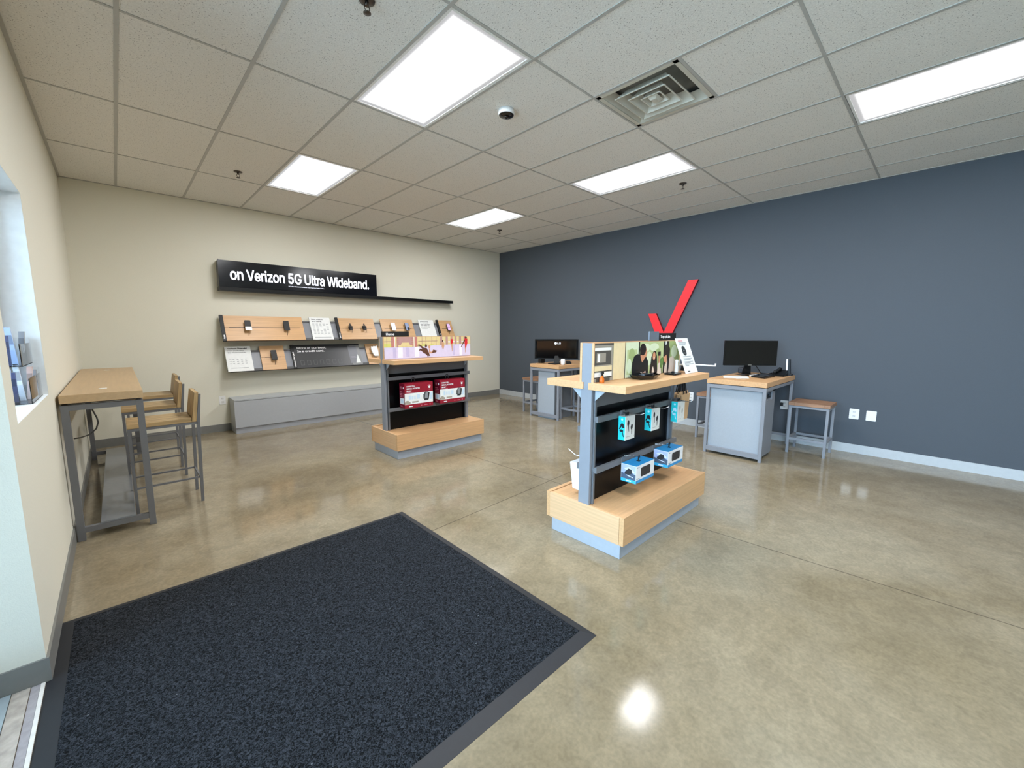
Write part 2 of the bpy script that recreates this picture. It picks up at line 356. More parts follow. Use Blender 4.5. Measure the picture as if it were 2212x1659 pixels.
# ================================================================== THE SETTING
YF = -10.2   # wall behind the camera
XO = -.95    # storefront line in the entrance recess
def build_shell():
    struct(MB().box(XL-.55, XR+.15, YF-.15, .15, -.12, 0).build('floor', CONC))
    # ceiling: tiles cell by cell so that fixtures and the diffuser sit in real openings
    lamps = {(2, 3), (2, 1), (6, 1), (6, 3), (6, 5), (2, 5)}
    b = MB(); g = MB(); z = H
    xs = [XL-.6, -.0*T]+[i*T for i in range(1, 10)]+[XR]
    for ci in range(len(xs)-1):
        i = ci-1
        for j in range(0, 9):
            y1, y0 = -j*2*T, -(j+1)*2*T
            if y1 < YF: continue
            y0 = max(y0, YF)
            if (i, j) in lamps: continue
            if (i, j) == (4, 4): y1 = -4.5*2*T
            b.box(xs[ci], xs[ci+1], y0, y1, z, z+.02)
    ceil = struct(b.build('ceiling', TILE))
    # exposed tee grid, slightly proud of the tiles
    w = .0105
    for i in range(0, 10): g.box(i*T-w, i*T+w, YF, 0, z-.004, z+.006)
    for j in range(1, 9):
        if j*2*T < -YF: g.box(XL, XR, -j*2*T-w*.8, -j*2*T+w*.8, z-.0035, z+.006)
    g.box(4*T, 5*T, -4.5*2*T-w, -4.5*2*T+w, z-.0035, z+.006)
    for a in ((XL, XL+.02, YF, 0), (XR-.02, XR, YF, 0), (XL, XR, -.02, 0)): g.box(a[0], a[1], a[2], a[3], z-.005, z+.004)
    g.build('ceiling_grid', TBAR, ceil)
    struct(MB().box(XL-.6, XR+.15, YF-.15, .15, z+.30, z+.34).build('trim_1', TILE))   # deck above the hung ceiling
    # walls
    struct(MB().box(XL-.2, XR+.15, 0, .15, 0, z+.3).build('wall_back', CREAM))
    struct(MB().box(XR, XR+.15, YF-.15, 0, 0, z+.3).build('wall_right', SLATE))
    struct(MB().box(XL-.6, XR, YF-.15, YF, 0, z+.3).build('wall_front', CREAM))
    wb = MB(); x0 = XL-.26; ya, yb, za, zb = -3.21, -4.26, 1.015, 2.12
    wb.box(x0, XL, -4.42, yb, 0, z+.3).box(x0, XL, ya, 0, 0, z+.3).box(x0, XL, yb, ya, 0, za).box(x0, XL, yb, ya, zb, z+.3)
    wb.box(XO-.02, x0, -4.42, -4.20, 0, z+.3)                   # return wall that closes the recess
    wb.box(XO-.02, XL, YF, -9.35, 0, z+.3)                      # far side of the entrance recess
    wb.box(XO-.02, XL, -9.35, -4.42, 2.92, z+.3)                # soffit over the entrance
    struct(wb.build('wall_left', CREAM))
    # window in the left wall
    wf = struct(MB().box(XL-.20, XL-.135, ya-.05, ya, za, zb).box(XL-.20, XL-.135, yb, yb+.05, za, zb)
                .box(XL-.20, XL-.135, yb, ya, zb-.05, zb).box(XL-.20, XL-.135, yb, ya, za-.01, za+.04).build('window_1', mat('bronze_window_frame', (58, 56, 58), rough=.4)))
    MB().box(XL-.170, XL-.164, yb+.04, ya-.04, za+.03, zb-.04).build('window_pane', clear('window_glass'), wf)
    wp = mat('window_sill_paint', (238, 240, 238), rough=.5)
    MB().box(XL-.19, XL-.001, yb, ya, za-.012, za+.0012).build('window_sill', wp, wf)
    MB().box(XL-.135, XL-.001, ya-.0015, ya, za, zb).box(XL-.135, XL-.001, yb, yb+.0015, za, zb).box(XL-.135, XL-.001, yb, ya, zb-.0015, zb).build('window_jamb', wp, wf)
    # baseboards
    hb = .1
    struct(MB().box(XL, XR, -.009, 0, 0, hb).build('baseboard_back', BASEG))
    struct(MB().box(XR-.009, XR, YF, -.009, 0, hb).build('baseboard_right', BASEL))
    struct(MB().box(XL, XL+.009, -4.429, -.009, 0, hb).box(XO, XL, -4.429, -4.42, 0, hb).build('baseboard_left', BASEG))
    struct(MB().box(XL, XR, YF, YF+.009, 0, hb).build('baseboard_front', BASEG))
    # storefront: aluminium frames, door leaf, glass
    al = mat('anodised_aluminium', (120, 122, 124), rough=.35, metal=.7)
    gl = clear('storefront_glass')
    d = MB(); X0, X1 = XO-.05, XO+.05
    for y in (-4.45, -5.05, -6.05, -7.05, -8.2, -9.32): d.box(X0, X1, y-.03, y+.03, 0, 2.92)
    d.box(X0, X1, -9.35, -4.42, 2.87, 2.92).box(X0, X1, -9.35, -4.42, 2.15, 2.21)
    d.box(X0, X1, -5.05, -4.42, 0, .2).box(X0, X1, -9.35, -7.05, 0, .2)
    st = struct(d.build('window_2', al))
    MB().box(XO-.004, XO+.004, -5.05, -4.45, .2, 2.87).box(XO-.004, XO+.004, -9.35, -7.05, .2, 2.87).box(XO-.004, XO+.004, -7.05, -5.05, 2.21, 2.87).build('window_pane', gl, st)
    for k, (a, c) in enumerate(((-5.08, -6.02), (-6.08, -7.02))):
        dd = MB(); dd.box(X0+.02, X1-.02, a-.09, a, .02, 2.15).box(X0+.02, X1-.02, c, c+.09, .02, 2.15).box(X0+.02, X1-.02, c, a, 2.05, 2.15).box(X0+.02, X1-.02, c, a, .02, .25)
        dr = struct(dd.build('door_%d' % (k+1), al))
        MB().box(XO-.004, XO+.004, c+.09, a-.09, .25, 2.05).build('door_pane', gl, dr)
        MB().tube([(XO+.09, (c if k == 0 else a)+(.14 if k == 0 else -.14), .9), (XO+.09, (c if k == 0 else a)+(.14 if k == 0 else -.14), 1.3)], .014).build('door_handle', CHROME, dr)
    # stone threshold at the wall line and outside pavement
    stone = mat('rough_stone_threshold', (168, 160, 150), rough=.8, noise=.22, nscale=26, bump=.8, bscale=60)
    stone2 = mat('grey_stone_edge', (150, 146, 148), rough=.8, noise=.14, nscale=40, bump=.5, bscale=80)
    th = struct(MB().box(XL-.095, XL-.048, -9.35, -4.43, 0, .006).build('trim_2', stone))
    MB().box(XL-.046, XL-.022, -9.35, -4.43, 0, .004).build('stone_edge', stone2, th)
    MB().box(XL-.021, XL-.009, -9.35, -4.43, 0, .005).build('white_strip', mat('pale_grout_strip', (214, 212, 206), rough=.7, noise=.08), th)
    MB().box(XO+.05, XL-.097, -9.35, -4.43, 0, .008).build('metal_sill', mat('brushed_sill', (170, 184, 190), rough=.4, metal=.3), th)
    struct(MB().box(-14, XL-.56, -22, 10, -.14, -.03).build('sidewalk', mat('sidewalk_concrete', (170, 168, 162), rough=.9, noise=.1, nscale=8)))
build_shell()

# ---------------------------------------------------------------- ceiling fixtures
def ceiling_light(i, j, label, proto=[None]):
    cx, cy = (i+.5)*T, -(2*j+1)*T
    if proto[0]:
        o = proto[0]; return copy_tree(o, (cx-o.location.x, cy-o.location.y, 0), label)
    t = thing('ceiling_light', (cx, cy, H), label, 'light', 'recessed fluorescent ceiling lights'); proto[0] = t
    fr = MB(); a, b2 = T/2-.012, T-.012
    for q in ((-a, a, -b2, -b2+.016), (-a, a, b2-.016, b2), (-a, -a+.016, -b2, b2), (a-.016, a, -b2, b2)):
        fr.box(cx+q[0], cx+q[1], cy+q[2], cy+q[3], H-.002, H+.03)
    fr.build('light_frame', mat('white_steel_trim', (235, 235, 232), rough=.4), t)
    bx = MB(); bx.box(cx-a, cx+a, cy-b2, cy+b2, H+.09, H+.1)
    for q in ((-a, a, -b2, -b2+.004), (-a, a, b2-.004, b2), (-a, -a+.004, -b2, b2), (a-.004, a, -b2, b2)): bx.box(cx+q[0], cx+q[1], cy+q[2], cy+q[3], H+.03, H+.09)
    bx.build('light_housing', WHITE, t)
    ln = MB(); ln.face([(cx-a+.014, cy-b2+.014, H+.004), (cx-a+.014, cy+b2-.014, H+.004), (cx+a-.014, cy+b2-.014, H+.004), (cx+a-.014, cy-b2+.014, H+.004)])
    ln.build('light_lens', LENS, t)
    return t
ceiling_light(2, 3, 'largest lit ceiling panel, overhead near the black dome camera')
ceiling_light(2, 1, 'lit ceiling panel nearest the cream wall, above the long black screen')
ceiling_light(6, 3, 'lit ceiling panel beyond the square air vent, in front of the red check mark wall')
ceiling_light(6, 1, 'smallest lit ceiling panel, nearest the far corner of the room')
ceiling_light(6, 5, 'lit ceiling panel cut off by the right edge of the photo')
ceiling_light(2, 5, 'lit ceiling panel directly over the doormat, unseen and added for its light')  # presumed panel out of view, added to light the floor

def air_vent():
    cx, cy = 4.5*T, -(4*2*T)-.5*T
    t = thing('air_vent', (cx, cy, H), 'square beige louvred air diffuser with nested rings in the ceiling', 'air vent')
    m = mat('beige_vent_enamel', (200, 197, 184), rough=.45)
    r = MB(); a = T/2-.012
    for q in ((-a, a, -a, -a+.03), (-a, a, a-.03, a), (-a, -a+.03, -a, a), (a-.03, a, -a, a)): r.box(cx+q[0], cx+q[1], cy+q[2], cy+q[3], H-.004, H+.01)
    r.build('vent_frame', m, t)
    def ring(ro, zo, ri, zi, b):
        P = lambda s, z: [(cx-s, cy-s, z), (cx+s, cy-s, z), (cx+s, cy+s, z), (cx-s, cy+s, z)]
        o1, i1 = P(ro, zo), P(ri, zi); o2, i2 = P(ro, zo+.004), P(ri-.003, zi+.004)
        for k in range(4):
            j = (k+1) % 4
            b.face([o1[k], i1[k], i1[j], o1[j]]); b.face([o2[k], o2[j], i2[j], i2[k]]); b.face([o1[k], o1[j], o2[j], o2[k]])
        return b
    def lip(r, z, b, w=.009):
        for q in ((-r-w, r+w, -r-w, -r), (-r-w, r+w, r, r+w), (-r-w, -r, -r, r), (r, r+w, -r, r)): b.box(cx+q[0], cx+q[1], cy+q[2], cy+q[3], z-.003, z+.003)
        return b
    ring(a-.028, H+.0, .222, H+.050, MB()).build('vent_louver', m, t)
    for ro, zo, ri, zi in ((.192, H-.014, .150, H+.040), (.126, H-.018, .090, H+.034), (.064, H-.014, .045, H+.02)):
        lip(ro, zo, ring(ro, zo, ri, zi, MB())).build('vent_louver', m, t, bevel=.0015)
    c = MB(); c.hexa([(cx-.028, cy-.020, H-.024), (cx+.028, cy-.020, H-.024), (cx+.028, cy+.020, H-.024), (cx-.028, cy+.020, H-.024),
                      (cx-.046, cy-.036, H-.006), (cx+.046, cy-.036, H-.006), (cx+.046, cy+.036, H-.006), (cx-.046, cy+.036, H-.006)])
    c.build('vent_cap', m, t)
    MB().box(cx-a, cx+a, cy-a, cy+a, H+.085, H+.088).build('vent_throat', mat('duct_dark', (128, 128, 123), rough=.7), t)
air_vent()

def dome_camera():
    x, y = 2.108, -4.329
    t = thing('dome_camera', (x, y, H), 'small white security camera with black glass dome on the ceiling', 'security camera')
    MB().lathe((x, y, H), [(.060, 0), (.062, -.028), (.058, -.036)], 40).build('camera_body', WHITE, t)
    MB().lathe((x, y, H-.034), [(.056, 0), (.054, -.006), (.040, -.010), (.02, -.012)], 40).build('camera_window', BLACKG, t)
    MB().lathe((x, y, H-.046), [(.019, 0), (.017, -.007), (.008, -.011)], 24).build('camera_lens', BLACKG, t)
dome_camera()

def sprinkler(x, y, label, proto=[None]):
    if proto[0]:
        o = proto[0]; return copy_tree(o, (x-o.location.x, y-o.location.y, 0), label)
    t = thing('sprinkler', (x, y, H), label, 'sprinkler', 'fire sprinklers in the ceiling'); proto[0] = t
    MB().lathe((x, y, H), [(.040, 0), (.038, -.006), (.018, -.010)], 28).build('escutcheon', BRONZE, t)
    b = MB(); b.lathe((x, y, H-.008), [(.010, 0), (.010, -.02)], 12)
    b.tube([(x-.010, y, H-.025), (x-.014, y, H-.04), (x-.003, y, H-.056)], .0025, 6).tube([(x+.010, y, H-.025), (x+.014, y, H-.04), (x+.003, y, H-.056)], .0025, 6)
    b.build('sprinkler_frame', BRONZE, t)
    MB().lathe((x, y, H-.056), [(.005, 0), (.019, -.002), (.019, -.005), (.004, -.006)], 20).build('deflector', BRONZE, t)
    return t
sprinkler(.903, -4.606, 'sprinkler head at the top edge, beside the largest ceiling light')
sprinkler(.922, -1.497, 'sprinkler head left of the light panel near the cream wall')
sprinkler(4.564, -4.564, 'sprinkler head right of the light panel above the red check mark')
sprinkler(4.551, -1.527, 'farthest sprinkler head, beside the smallest light panel near the corner')

# ---------------------------------------------------------------- doormat
def doormat():
    x0, x1, y0, y1 = -.463, 1.337, -5.778, -3.985
    y0v = y0
    t = thing('entrance_mat', ((x0+x1)/2, (y0+y1)/2, 0), 'large dark navy looped entrance mat with a black rubber edge on the floor', 'doormat')
    e = .065; b = MB()
    o = [(x0, y0), (x1, y0), (x1, y1), (x0, y1)]; i = [(x0+e*.9, y0+e), (x1-e*.6, y0+e), (x1-e*.6, y1-e*.55), (x0+e*.9, y1-e*.55)]
    # the left edge of the mat tucks against the wall base
    for k in range(4):
        j = (k+1) % 4
        b.face([(*o[k], .001), (*o[j], .001), (*i[j], .008), (*i[k], .008)])
        b.face([(*o[k], .0), (*o[j], .0), (*o[j], .001), (*o[k], .001)])
    b.build('rubber_border', mat('black_rubber', (32, 34, 38), rough=.6, noise=.06, nscale=60), t)
    P = MB(); nx, ny = 120, 120
    for a in range(nx+1):
        for c in range(ny+1):
            x = i[0][0]+(i[1][0]-i[0][0])*a/nx; y = i[0][1]+(i[3][1]-i[0][1])*c/ny
            P.v.append((x, y, .0095+random.uniform(-.0008, .0012) if 0 < a < nx and 0 < c < ny else .0075))
    for a in range(nx):
        for c in range(ny):
            k = a*(ny+1)+c; P.f.append((k, k+ny+1, k+ny+2, k+1)); P.m.append(0); P.sm.append(True)
    P.build('mat_pile', PILE, t)
doormat()

# ================================================================== HIGH TABLE AND BAR STOOLS
def high_table():
    x0, x1, y0, y1 = -.440, -.044, -.57, -2.965
    t = thing('high_table', ((x0+x1)/2, (y0+y1)/2, 0), 'long narrow high bar table with oak top and grey steel frame against the left wall', 'table')
    top = MB().box(x0, x1, y0, y1, .920, .974).build('tabletop', OAKBAR, t, bevel=.003)
    for y in (-2.682, -.895):
        MB().lathe((-.244, y, .9735), [(.022, 0), (.022, .0025), (.016, .003)], 20).build('cable_grommet', WHITE, t)
    L = .037
    for yy in (y1+.012, y0-.012-L):
        for xx in (x0+.0, x1-L-.003):
            MB().box(xx, xx+L, yy, yy+L, 0, .907).build('leg', GREYD, t, bevel=.0015)
        MB().box(x0+L, x1-L-.003, yy+.002, yy+L-.002, .872, .907).build('top_rail', GREYD, t)
        MB().box(x0+L, x1-L-.003, yy+.002, yy+L-.002, .052, .088).build('bottom_rail', GREYD, t)
    f = MB(); f.box(x0+.002, x0+.032, y1+.05, y0-.05, .877, .907).box(x1-.036, x1-.006, y1+.05, y0-.05, .877, .907).box(x0+.03, x1-.03, y1+.06, y1+.20, .907, .920)
    f.box(x0+.03, x1-.03, y0-.06, y0-.20, .907, .920); f.build('side_rail', GREYD, t)
    MB().box(-.327, -.150, y0-.02, y1+.02, .0885, .101).build('foot_plank', mat('glossy_grey_plank', (120, 124, 128), rough=.2), t, bevel=.002)
    MB().tube([(-.33, -2.2, .905), (-.335, -2.2, .80), (-.328, -2.2, .76), (-.31, -2.2, .70), (-.305, -2.2, .66), (-.32, -2.2, .61), (-.36, -2.2, .57), (-.41, -2.2, .555), (-.448, -2.2, .552)], .005, 8).build('power_cable', mat('grey_cable', (92, 92, 90), rough=.5), t)
high_table()

def bar_stool():
    x0, xb, y0, y1 = -.147, .263, -2.34, -2.69
    t = thing('bar_stool', (.06, (y0+y1)/2, 0), 'nearest of the three low backed bar stools at the high table', 'stool', 'bar stools at the high table')
    zs = .692; xs = .232
    MB().box(x0, xs, y0-.001, y1+.001, zs-.032, zs).build('seat', SLAT, t, bevel=.002)
    # slatted backrest leaning outwards
    b = MB(); b.hexa([(xs, y1, zs-.032), (xs+.03, y1, zs-.032), (xs+.03, y0, zs-.032), (xs, y0, zs-.032), (xs+.033, y1, .892), (xs+.058, y1, .892), (xs+.058, y0, .892), (xs+.033, y0, .892)])
    b.build('backrest', mat('striped_back_wood', (172, 144, 100), rough=.45, noise=.5, nscale=1, stretch=(40, 46, 2)), t, bevel=.002)
    w = .019
    for y in (y1, y0-w):
        MB().box(x0, x0+w, y, y+w, 0, zs-.05).build('leg', GREYD, t)
        lg = MB(); lg.hexa([(.245, y, 0), (.265, y, 0), (.265, y+w, 0), (.245, y+w, 0), (.262, y, zs-.04), (.284, y, zs-.04), (.284, y+w, zs-.04), (.262, y+w, zs-.04)])
        lg.hexa([(.262, y, zs-.04), (.284, y, zs-.04), (.284, y+w, zs-.04), (.262, y+w, zs-.04), (.291, y, .880), (.305, y, .880), (.305, y+w, .880), (.291, y+w, .880)])
        lg.build('leg', GREYD, t)
        MB().box(x0, .270, y, y+w, zs-.052, zs-.033).build('seat_rail', GREYD, t)
        MB().box(x0+w, .250, y+.003, y+w-.003, .196, .209).build('stretcher', GREYD, t)
    MB().box(x0+.001, x0+w-.002, y1+w, y0-w, zs-.052, zs-.033).build('seat_rail', GREYD, t)
    MB().box(.249, .262, y1+w, y0-w, .196, .209).build('stretcher', GREYD, t)
    MB().box(x0+.003, x0+w-.003, y1+w, y0-w, .196, .209).build('stretcher', GREYD, t)
    return t
_s = bar_stool()
copy_tree(_s, (-.022, .853, 0), 'middle of the three low backed bar stools at the high table')
copy_tree(_s, (.015, 1.66, 0), 'farthest of the three low backed bar stools, nearest the cream wall')

# ================================================================== WALL DISPLAY ON THE CREAM WALL
def wall_screen():
    x0, x1, z0, z1, y = .886, 3.052, 1.946, 2.289, -.150
    t = thing('digital_sign', (x0, -.01, z0), 'long black wall screen reading on Verizon 5G Ultra Wideband', 'screen')
    MB().box(x0+.004, x1, y+.006, -.002, z0, z1-.004).build('screen_housing', mat('screen_housing_grey', (96, 98, 98), rough=.5), t, bevel=.003)
    MB().box(x0, x1, y, y+.008, z0, z1).build('screen_glass', mat('dark_display', (9, 10, 18), rough=.13, spec=.5), t, bevel=.001)
    F = FS((x0, y, z0))
    lit = mat('lit_letters', (240, 243, 255), rough=.5, emit=1.0)
    text('lettering', 'on Verizon 5G Ultra Wideband.', F.sub(.130, .100), 1.90, .145, lit, t, bold=.018, ext=0)
    text('small_print', '5G Ultra Wideband available only in parts of select cities.', F.sub(.828, .052), .495, .016, mat('lit_small_letters', (225, 228, 240), emit=.5), t, bold=.02, ext=0)
    MB().lathe((x0+.012, y+.03, z1-.004), [(.008, 0), (.008, .012), (.004, .016)], 12).build('corner_stud', BLACK, t)
    l = MB().box(.884, 4.594, -.152, -.002, 1.897, 1.9445).build('wall_ledge', BLACKS, loc=(.884, 0, 1.897), bevel=.002)
    tag(l, 'long thin black shelf ledge under the screen on the cream wall', 'shelf')
wall_screen()

ZA = (1.243, 1.574); ZB = (.830, 1.158)
def bframe(x, zb, zt): return Fr((x, -.222, zb), (1, 0, 0), (0, .162, zt-zb))
def sloped_rail(x0, x1, zb, zt, label):
    F = bframe(x0, zb, zt); L = math.hypot(.162, zt-zb)
    t = thing('sloped_rail', (x0, 0, zb), label, 'display rail', 'sloped grey display rails on the cream wall')
    a = MB(); a.fbox(F, 0, x1-x0, .012, L-.055, -.036, -.024); a.build('sloped_panel', GREY, t)
    b = MB(); b.box(x0, x1, -.205, -.192, zb-.012, zb+.028); b.box(x0, x1, -.205, -.002, zb-.014, zb-.004); b.build('front_lip', GREYD, t)
    c = MB(); c.box(x0, x1, -.085, -.002, zt-.075, zt-.058); c.box(x0, x1, -.02, -.002, zb-.005, zt-.06); c.build('wall_bracket', GREYD, t)
    for x in (x0, x1-.012):
        MB().prism(Fr((x, 0, 0), (0, -1, 0), (0, 0, 1)), [(.002, zb-.012), (.204, zb-.012), (.204, zb+.02), (.09, zt-.06), (.002, zt-.06)], -.006, .006).build('end_cap', GREYD, t)
sloped_rail(.900, 4.555, ZA[0], ZA[1], 'upper grey sloped rail that carries the phone boards on the cream wall')
sloped_rail(.925, 3.25, ZB[0], ZB[1], 'lower grey sloped rail that carries the credit card panel on the cream wall')

def phone_board(x0, x1, Z, strip, label, slot=True):
    F = bframe(x0, *Z); L = math.hypot(.162, Z[1]-Z[0]); w = x1-x0
    t = thing('phone_board', (x0, -.222, Z[0]), label, 'display board', 'oak phone boards on the sloped rails')
    s0 = .042 if strip else 0
    MB().fbox(F, s0, w, 0, L*.515, -.018, 0).fbox(F, s0, w, L*.521, L, -.018, 0).build('board', OAKBOARD, t, bevel=.001)
    if slot:
        m = .05+s0; MB().fbox(F, m, w-.05, L*.508, L*.526, -.010, .0012).build('cable_slot', BLACK, t)
    if strip:
        st = MB().fbox(F, 0, s0-.001, -.006, L+.006, -.02, .008).build('category_strip', BLACK, t, bevel=.001)
        if strip.strip():
            tw = .022*len(strip)*.55
            G = Fr(F.at(.031, .02, .0085), F.v, -F.u)
            text('lettering', strip, G, min(tw, .26), .020, LETW, st, bold=.02, ext=0)
    return t
phone_board(.865, 1.884, ZA, 'Apple', 'widest oak phone board, top row left, with a black Apple strip')
phone_board(2.374, 3.004, ZA, 'Samsung', 'oak phone board with a black Samsung strip and two empty black phone holders')
phone_board(3.122, 3.736, ZA, None, 'oak phone board holding two lit phones, behind the Home sign')
phone_board(4.246, 4.585, ZA, 'Phones', 'rightmost oak phone board on the top row, beside a black strip')
phone_board(1.302, 1.609, ZB, None, 'small oak phone board on the bottom row beside the black credit card panel')
phone_board(2.841, 3.075, ZB, None, 'bottom row oak phone board half hidden behind the near wooden gondola shelf')

def paper_sign(x0, x1, Z, label, dy=0):
    F = bframe(x0, Z[0]+dy, Z[1]+dy).sub(0, 0, .002); L = math.hypot(.162, Z[1]-Z[0])
    t = thing('paper_sign', (x0, -.222, Z[0]), label, 'sign', 'white card signs on the sloped rails')
    MB().fbox(F, 0, x1-x0, 0, L, -.014, 0).build('sign_card', PAPER, t, bevel=.001)
    return t, F, x1-x0, L
def lines(t, F, items, name='fine_print', m=INKL):
    b = MB()
    for u, v, w, h in items: b.face([F.at(u, v, .0008), F.at(u+w, v, .0008), F.at(u+w, v+h, .0008), F.at(u, v+h, .0008)])
    return b.build(name, m, t)
t, F, w, L = paper_sign(1.988, 2.290, ZA, 'white card sign reading Mix, match and save')
text('headline', 'Mix, match\nand save.', F.sub(.03, L-.075), .165, .052, INK, t, bold=.018, ext=0)
lines(t, F, [(.03+c*.05, L-.115-r*.022, .032, .009) for c in range(5) for r in range(8) if not (c in (3,) and 1 < r < 4) and not (c == 4 and r in (1, 5, 6)) and not (c == 2 and 2 < r < 5)]+[(.03, .035, .24, .007), (.03, .022, .24, .007)])
t, F, w, L = paper_sign(3.863, 4.180, ZA, 'white card sign reading Switch today, between two oak phone boards')
text('headline', 'Switch today.\nCurrent and\nnew customers.\nGet select 5G\nphones on us.', F.sub(.035, L-.155), .205, .130, INK, t, bold=.018, ext=0)
lines(t, F, [(.035, L-.185, .12, .006)])
t, F, w, L = paper_sign(.893, 1.193, ZB, 'white card sign reading Verizon Prepaid now includes 5G Nationwide')
text('headline', 'Verizon Prepaid', F.sub(.03, L-.047), .225, .026, INK, t, bold=.03, ext=0)
text('subhead', 'now includes\n5G Nationwide.', F.sub(.03, L-.100), .215, .046, mat('ink_dark_grey', (96, 98, 100)), t, bold=.008, ext=0)
lines(t, F, [(.07+c*.048, .17-r*.03, .022, .008) for c in range(4) for r in range(3)]+[(.032, .17-r*.03, .028, .006) for r in range(3)]+[(.04, .045, .2, .008)])

def credit_panel():
    x0, x1 = 1.702, 2.735; F = bframe(x0, *ZB).sub(0, 0, .002); L = math.hypot(.162, ZB[1]-ZB[0]); w = x1-x0
    t = thing('credit_card_panel', (x0, -.222, ZB[0]), 'wide dark panel reading More of our best. In a credit card.', 'sign')
    dk = mat('charcoal_print', (54, 55, 57), rough=.35); g2 = mat('grey_print', (106, 108, 116), rough=.4); g3 = mat('outline_print', (88, 92, 90))
    wt = mat('white_print', (235, 238, 236)); lg = mat('pale_grey_print', (120, 122, 122), rough=.4)
    b = MB(); b.fbox(F, .042, w, 0, L, -.016, 0, 0)
    A = [(3, [(w-.16, .0), (w, 0), (w, L-.02), (w-.16, L-.02)]), (1, rect(w-.19, .035, w-.05, L-.03))]
    for k in range(7):
        u = .10+k*.092
        A += [(2, rect(u, .04, u+.052, .115)), (0, rect(u+.005, .045, u+.047, .11))]
    A += [(4, [(w-.105, .035), (w-.025, .035), (w-.055, .19)])]
    b.art(F, A); b.build('panel_face', [dk, g2, g3, lg, wt], t)
    MB().fbox(F, 0, w, L-.018, L+.002, -.018, .006).build('top_bar', BLACK, t)
    st = MB().fbox(F, 0, .040, -.006, L+.006, -.02, .008).build('category_strip', BLACK, t, bevel=.001)
    text('lettering', 'Verizon Visa Card', Fr(F.at(.030, .015, .0085), F.v, -F.u), .235, .020, LETW, st, bold=.02, ext=0)
    text('headline', 'More of our best.\nIn a credit card.', F.sub(.085, L-.115), .42, .082, LETW, t, bold=.02, ext=0)
    text('small_print', 'Designed to\nreward loyalty', F.sub(w-.165, .125), .085, .03, mat('dim_letters', (160, 160, 170)), t, bold=.01, ext=0)
credit_panel()

# phones and holders on the boards
def holder(x, Z, kind, label):
    F = bframe(x, *Z); L = math.hypot(.162, Z[1]-Z[0]); c = L*.52
    scr = {'lit_white': (205, 216, 245), 'lit_blue': (120, 132, 160), 'lit_pink': (190, 160, 200)}
    nm = 'phone_holder' if kind in ('empty', 'black', 'black_white') else 'display_phone'
    t = thing(nm, tuple(F.at(0, c, 0)), label, 'phone holder' if nm == 'phone_holder' else 'phone', 'phones and holders on the wall boards')
    b = MB(); b.lathe((0, 0, 0), [(.02, 0)], 3) if False else None
    b.fbox(F, -.018, .018, c-.02, c+.02, 0, .03).fbox(F, -.024, .024, c-.028, c+.028, .03, .04)
    b.build('mount', BLACK, t)
    if kind == 'empty':
        MB().fbox(F, -.010, .010, c-.035, c+.06, .04, .052).fbox(F, -.030, .030, c-.012, c+.012, .04, .056).fbox(F, -.026, .022, c-.05, c-.03, .04, .058).build('clamp', BLACK, t, bevel=.003)
        MB().tube([F.at(.015, c-.04, .04), F.at(.022, c-.06, .03), F.at(.02, c-.085, .004)], .002, 6).build('tether', BLACKS, t)
        return t
    a = [(-.036, -.062), (.036, -.062), (.036, .085), (-.036, .085)]
    MB().prism(F, rrect(-.036, c-.062, .036, c+.085, .009), .042, .053).build('phone_body', BLACK if kind != 'lit_white' else WHITE, t)
    if kind in scr:
        s = MB(); s.prism(F, rrect(-.033, c-.058, .033, c+.081, .007), .0531, .0535)
        s.build('phone_screen', mat('screen_'+kind, scr[kind], rough=.2, emit=.55), t)
        if kind == 'lit_blue':
            MB().prism(F, rrect(-.006, c-.05, .026, c-.005, .006), .0536, .062).build('sensor_puck', BLACK, t)
        if kind == 'lit_pink':
            MB().prism(F, rect(-.036, c+.005, .036, c+.014), .0536, .0545).build('hinge_line', BLACK, t)
    elif kind == 'black_white':
        MB().prism(F, rrect(-.038, c-.066, .038, c-.012, .006), .0535, .058).build('white_tag', WHITE, t)
    MB().tube([F.at(0, c-.06, .045), F.at(.004, c-.085, .03), F.at(0, c-.12, .004)], .002, 6).build('tether', BLACKS, t)
    return t
holder(1.168, ZA, 'black_white', 'black phone holder with a white tag on the Apple board')
holder(1.646, ZA, 'black', 'black phone holder near the right end of the Apple board')
holder(2.575, ZA, 'empty', 'left empty black clamp on the Samsung board')
holder(2.804, ZA, 'empty', 'right empty black clamp on the Samsung board')
holder(3.318, ZA, 'lit_white', 'phone with a bright white screen above the Home sign')
holder(3.580, ZA, 'lit_blue', 'phone with a dim blue screen and round black sensor, right of the bright one')
holder(4.462, ZA, 'lit_pink', 'folding phone with a pink screen on the rightmost board')
holder(1.459, ZB, 'black', 'black phone holder on the small bottom row oak board')
def white_device():
    F = bframe(2.965, *ZB)
    t = thing('white_headset', tuple(F.at(0, .19, 0)), 'white rounded device held on the bottom row board beside the gondola', 'device')
    MB().fbox(F, -.02, .02, .16, .21, 0, .03).build('mount', BLACK, t)
    MB().prism(F, [(-.045, .30), (-.055, .24), (-.035, .15), (-.02, .12), (.05, .12), (.06, .2), (.06, .31), (.02, .295), (0, .305), (-.02, .29)], .03, .055).build('device_shell', WHITE, t, bevel=.006)
white_device()

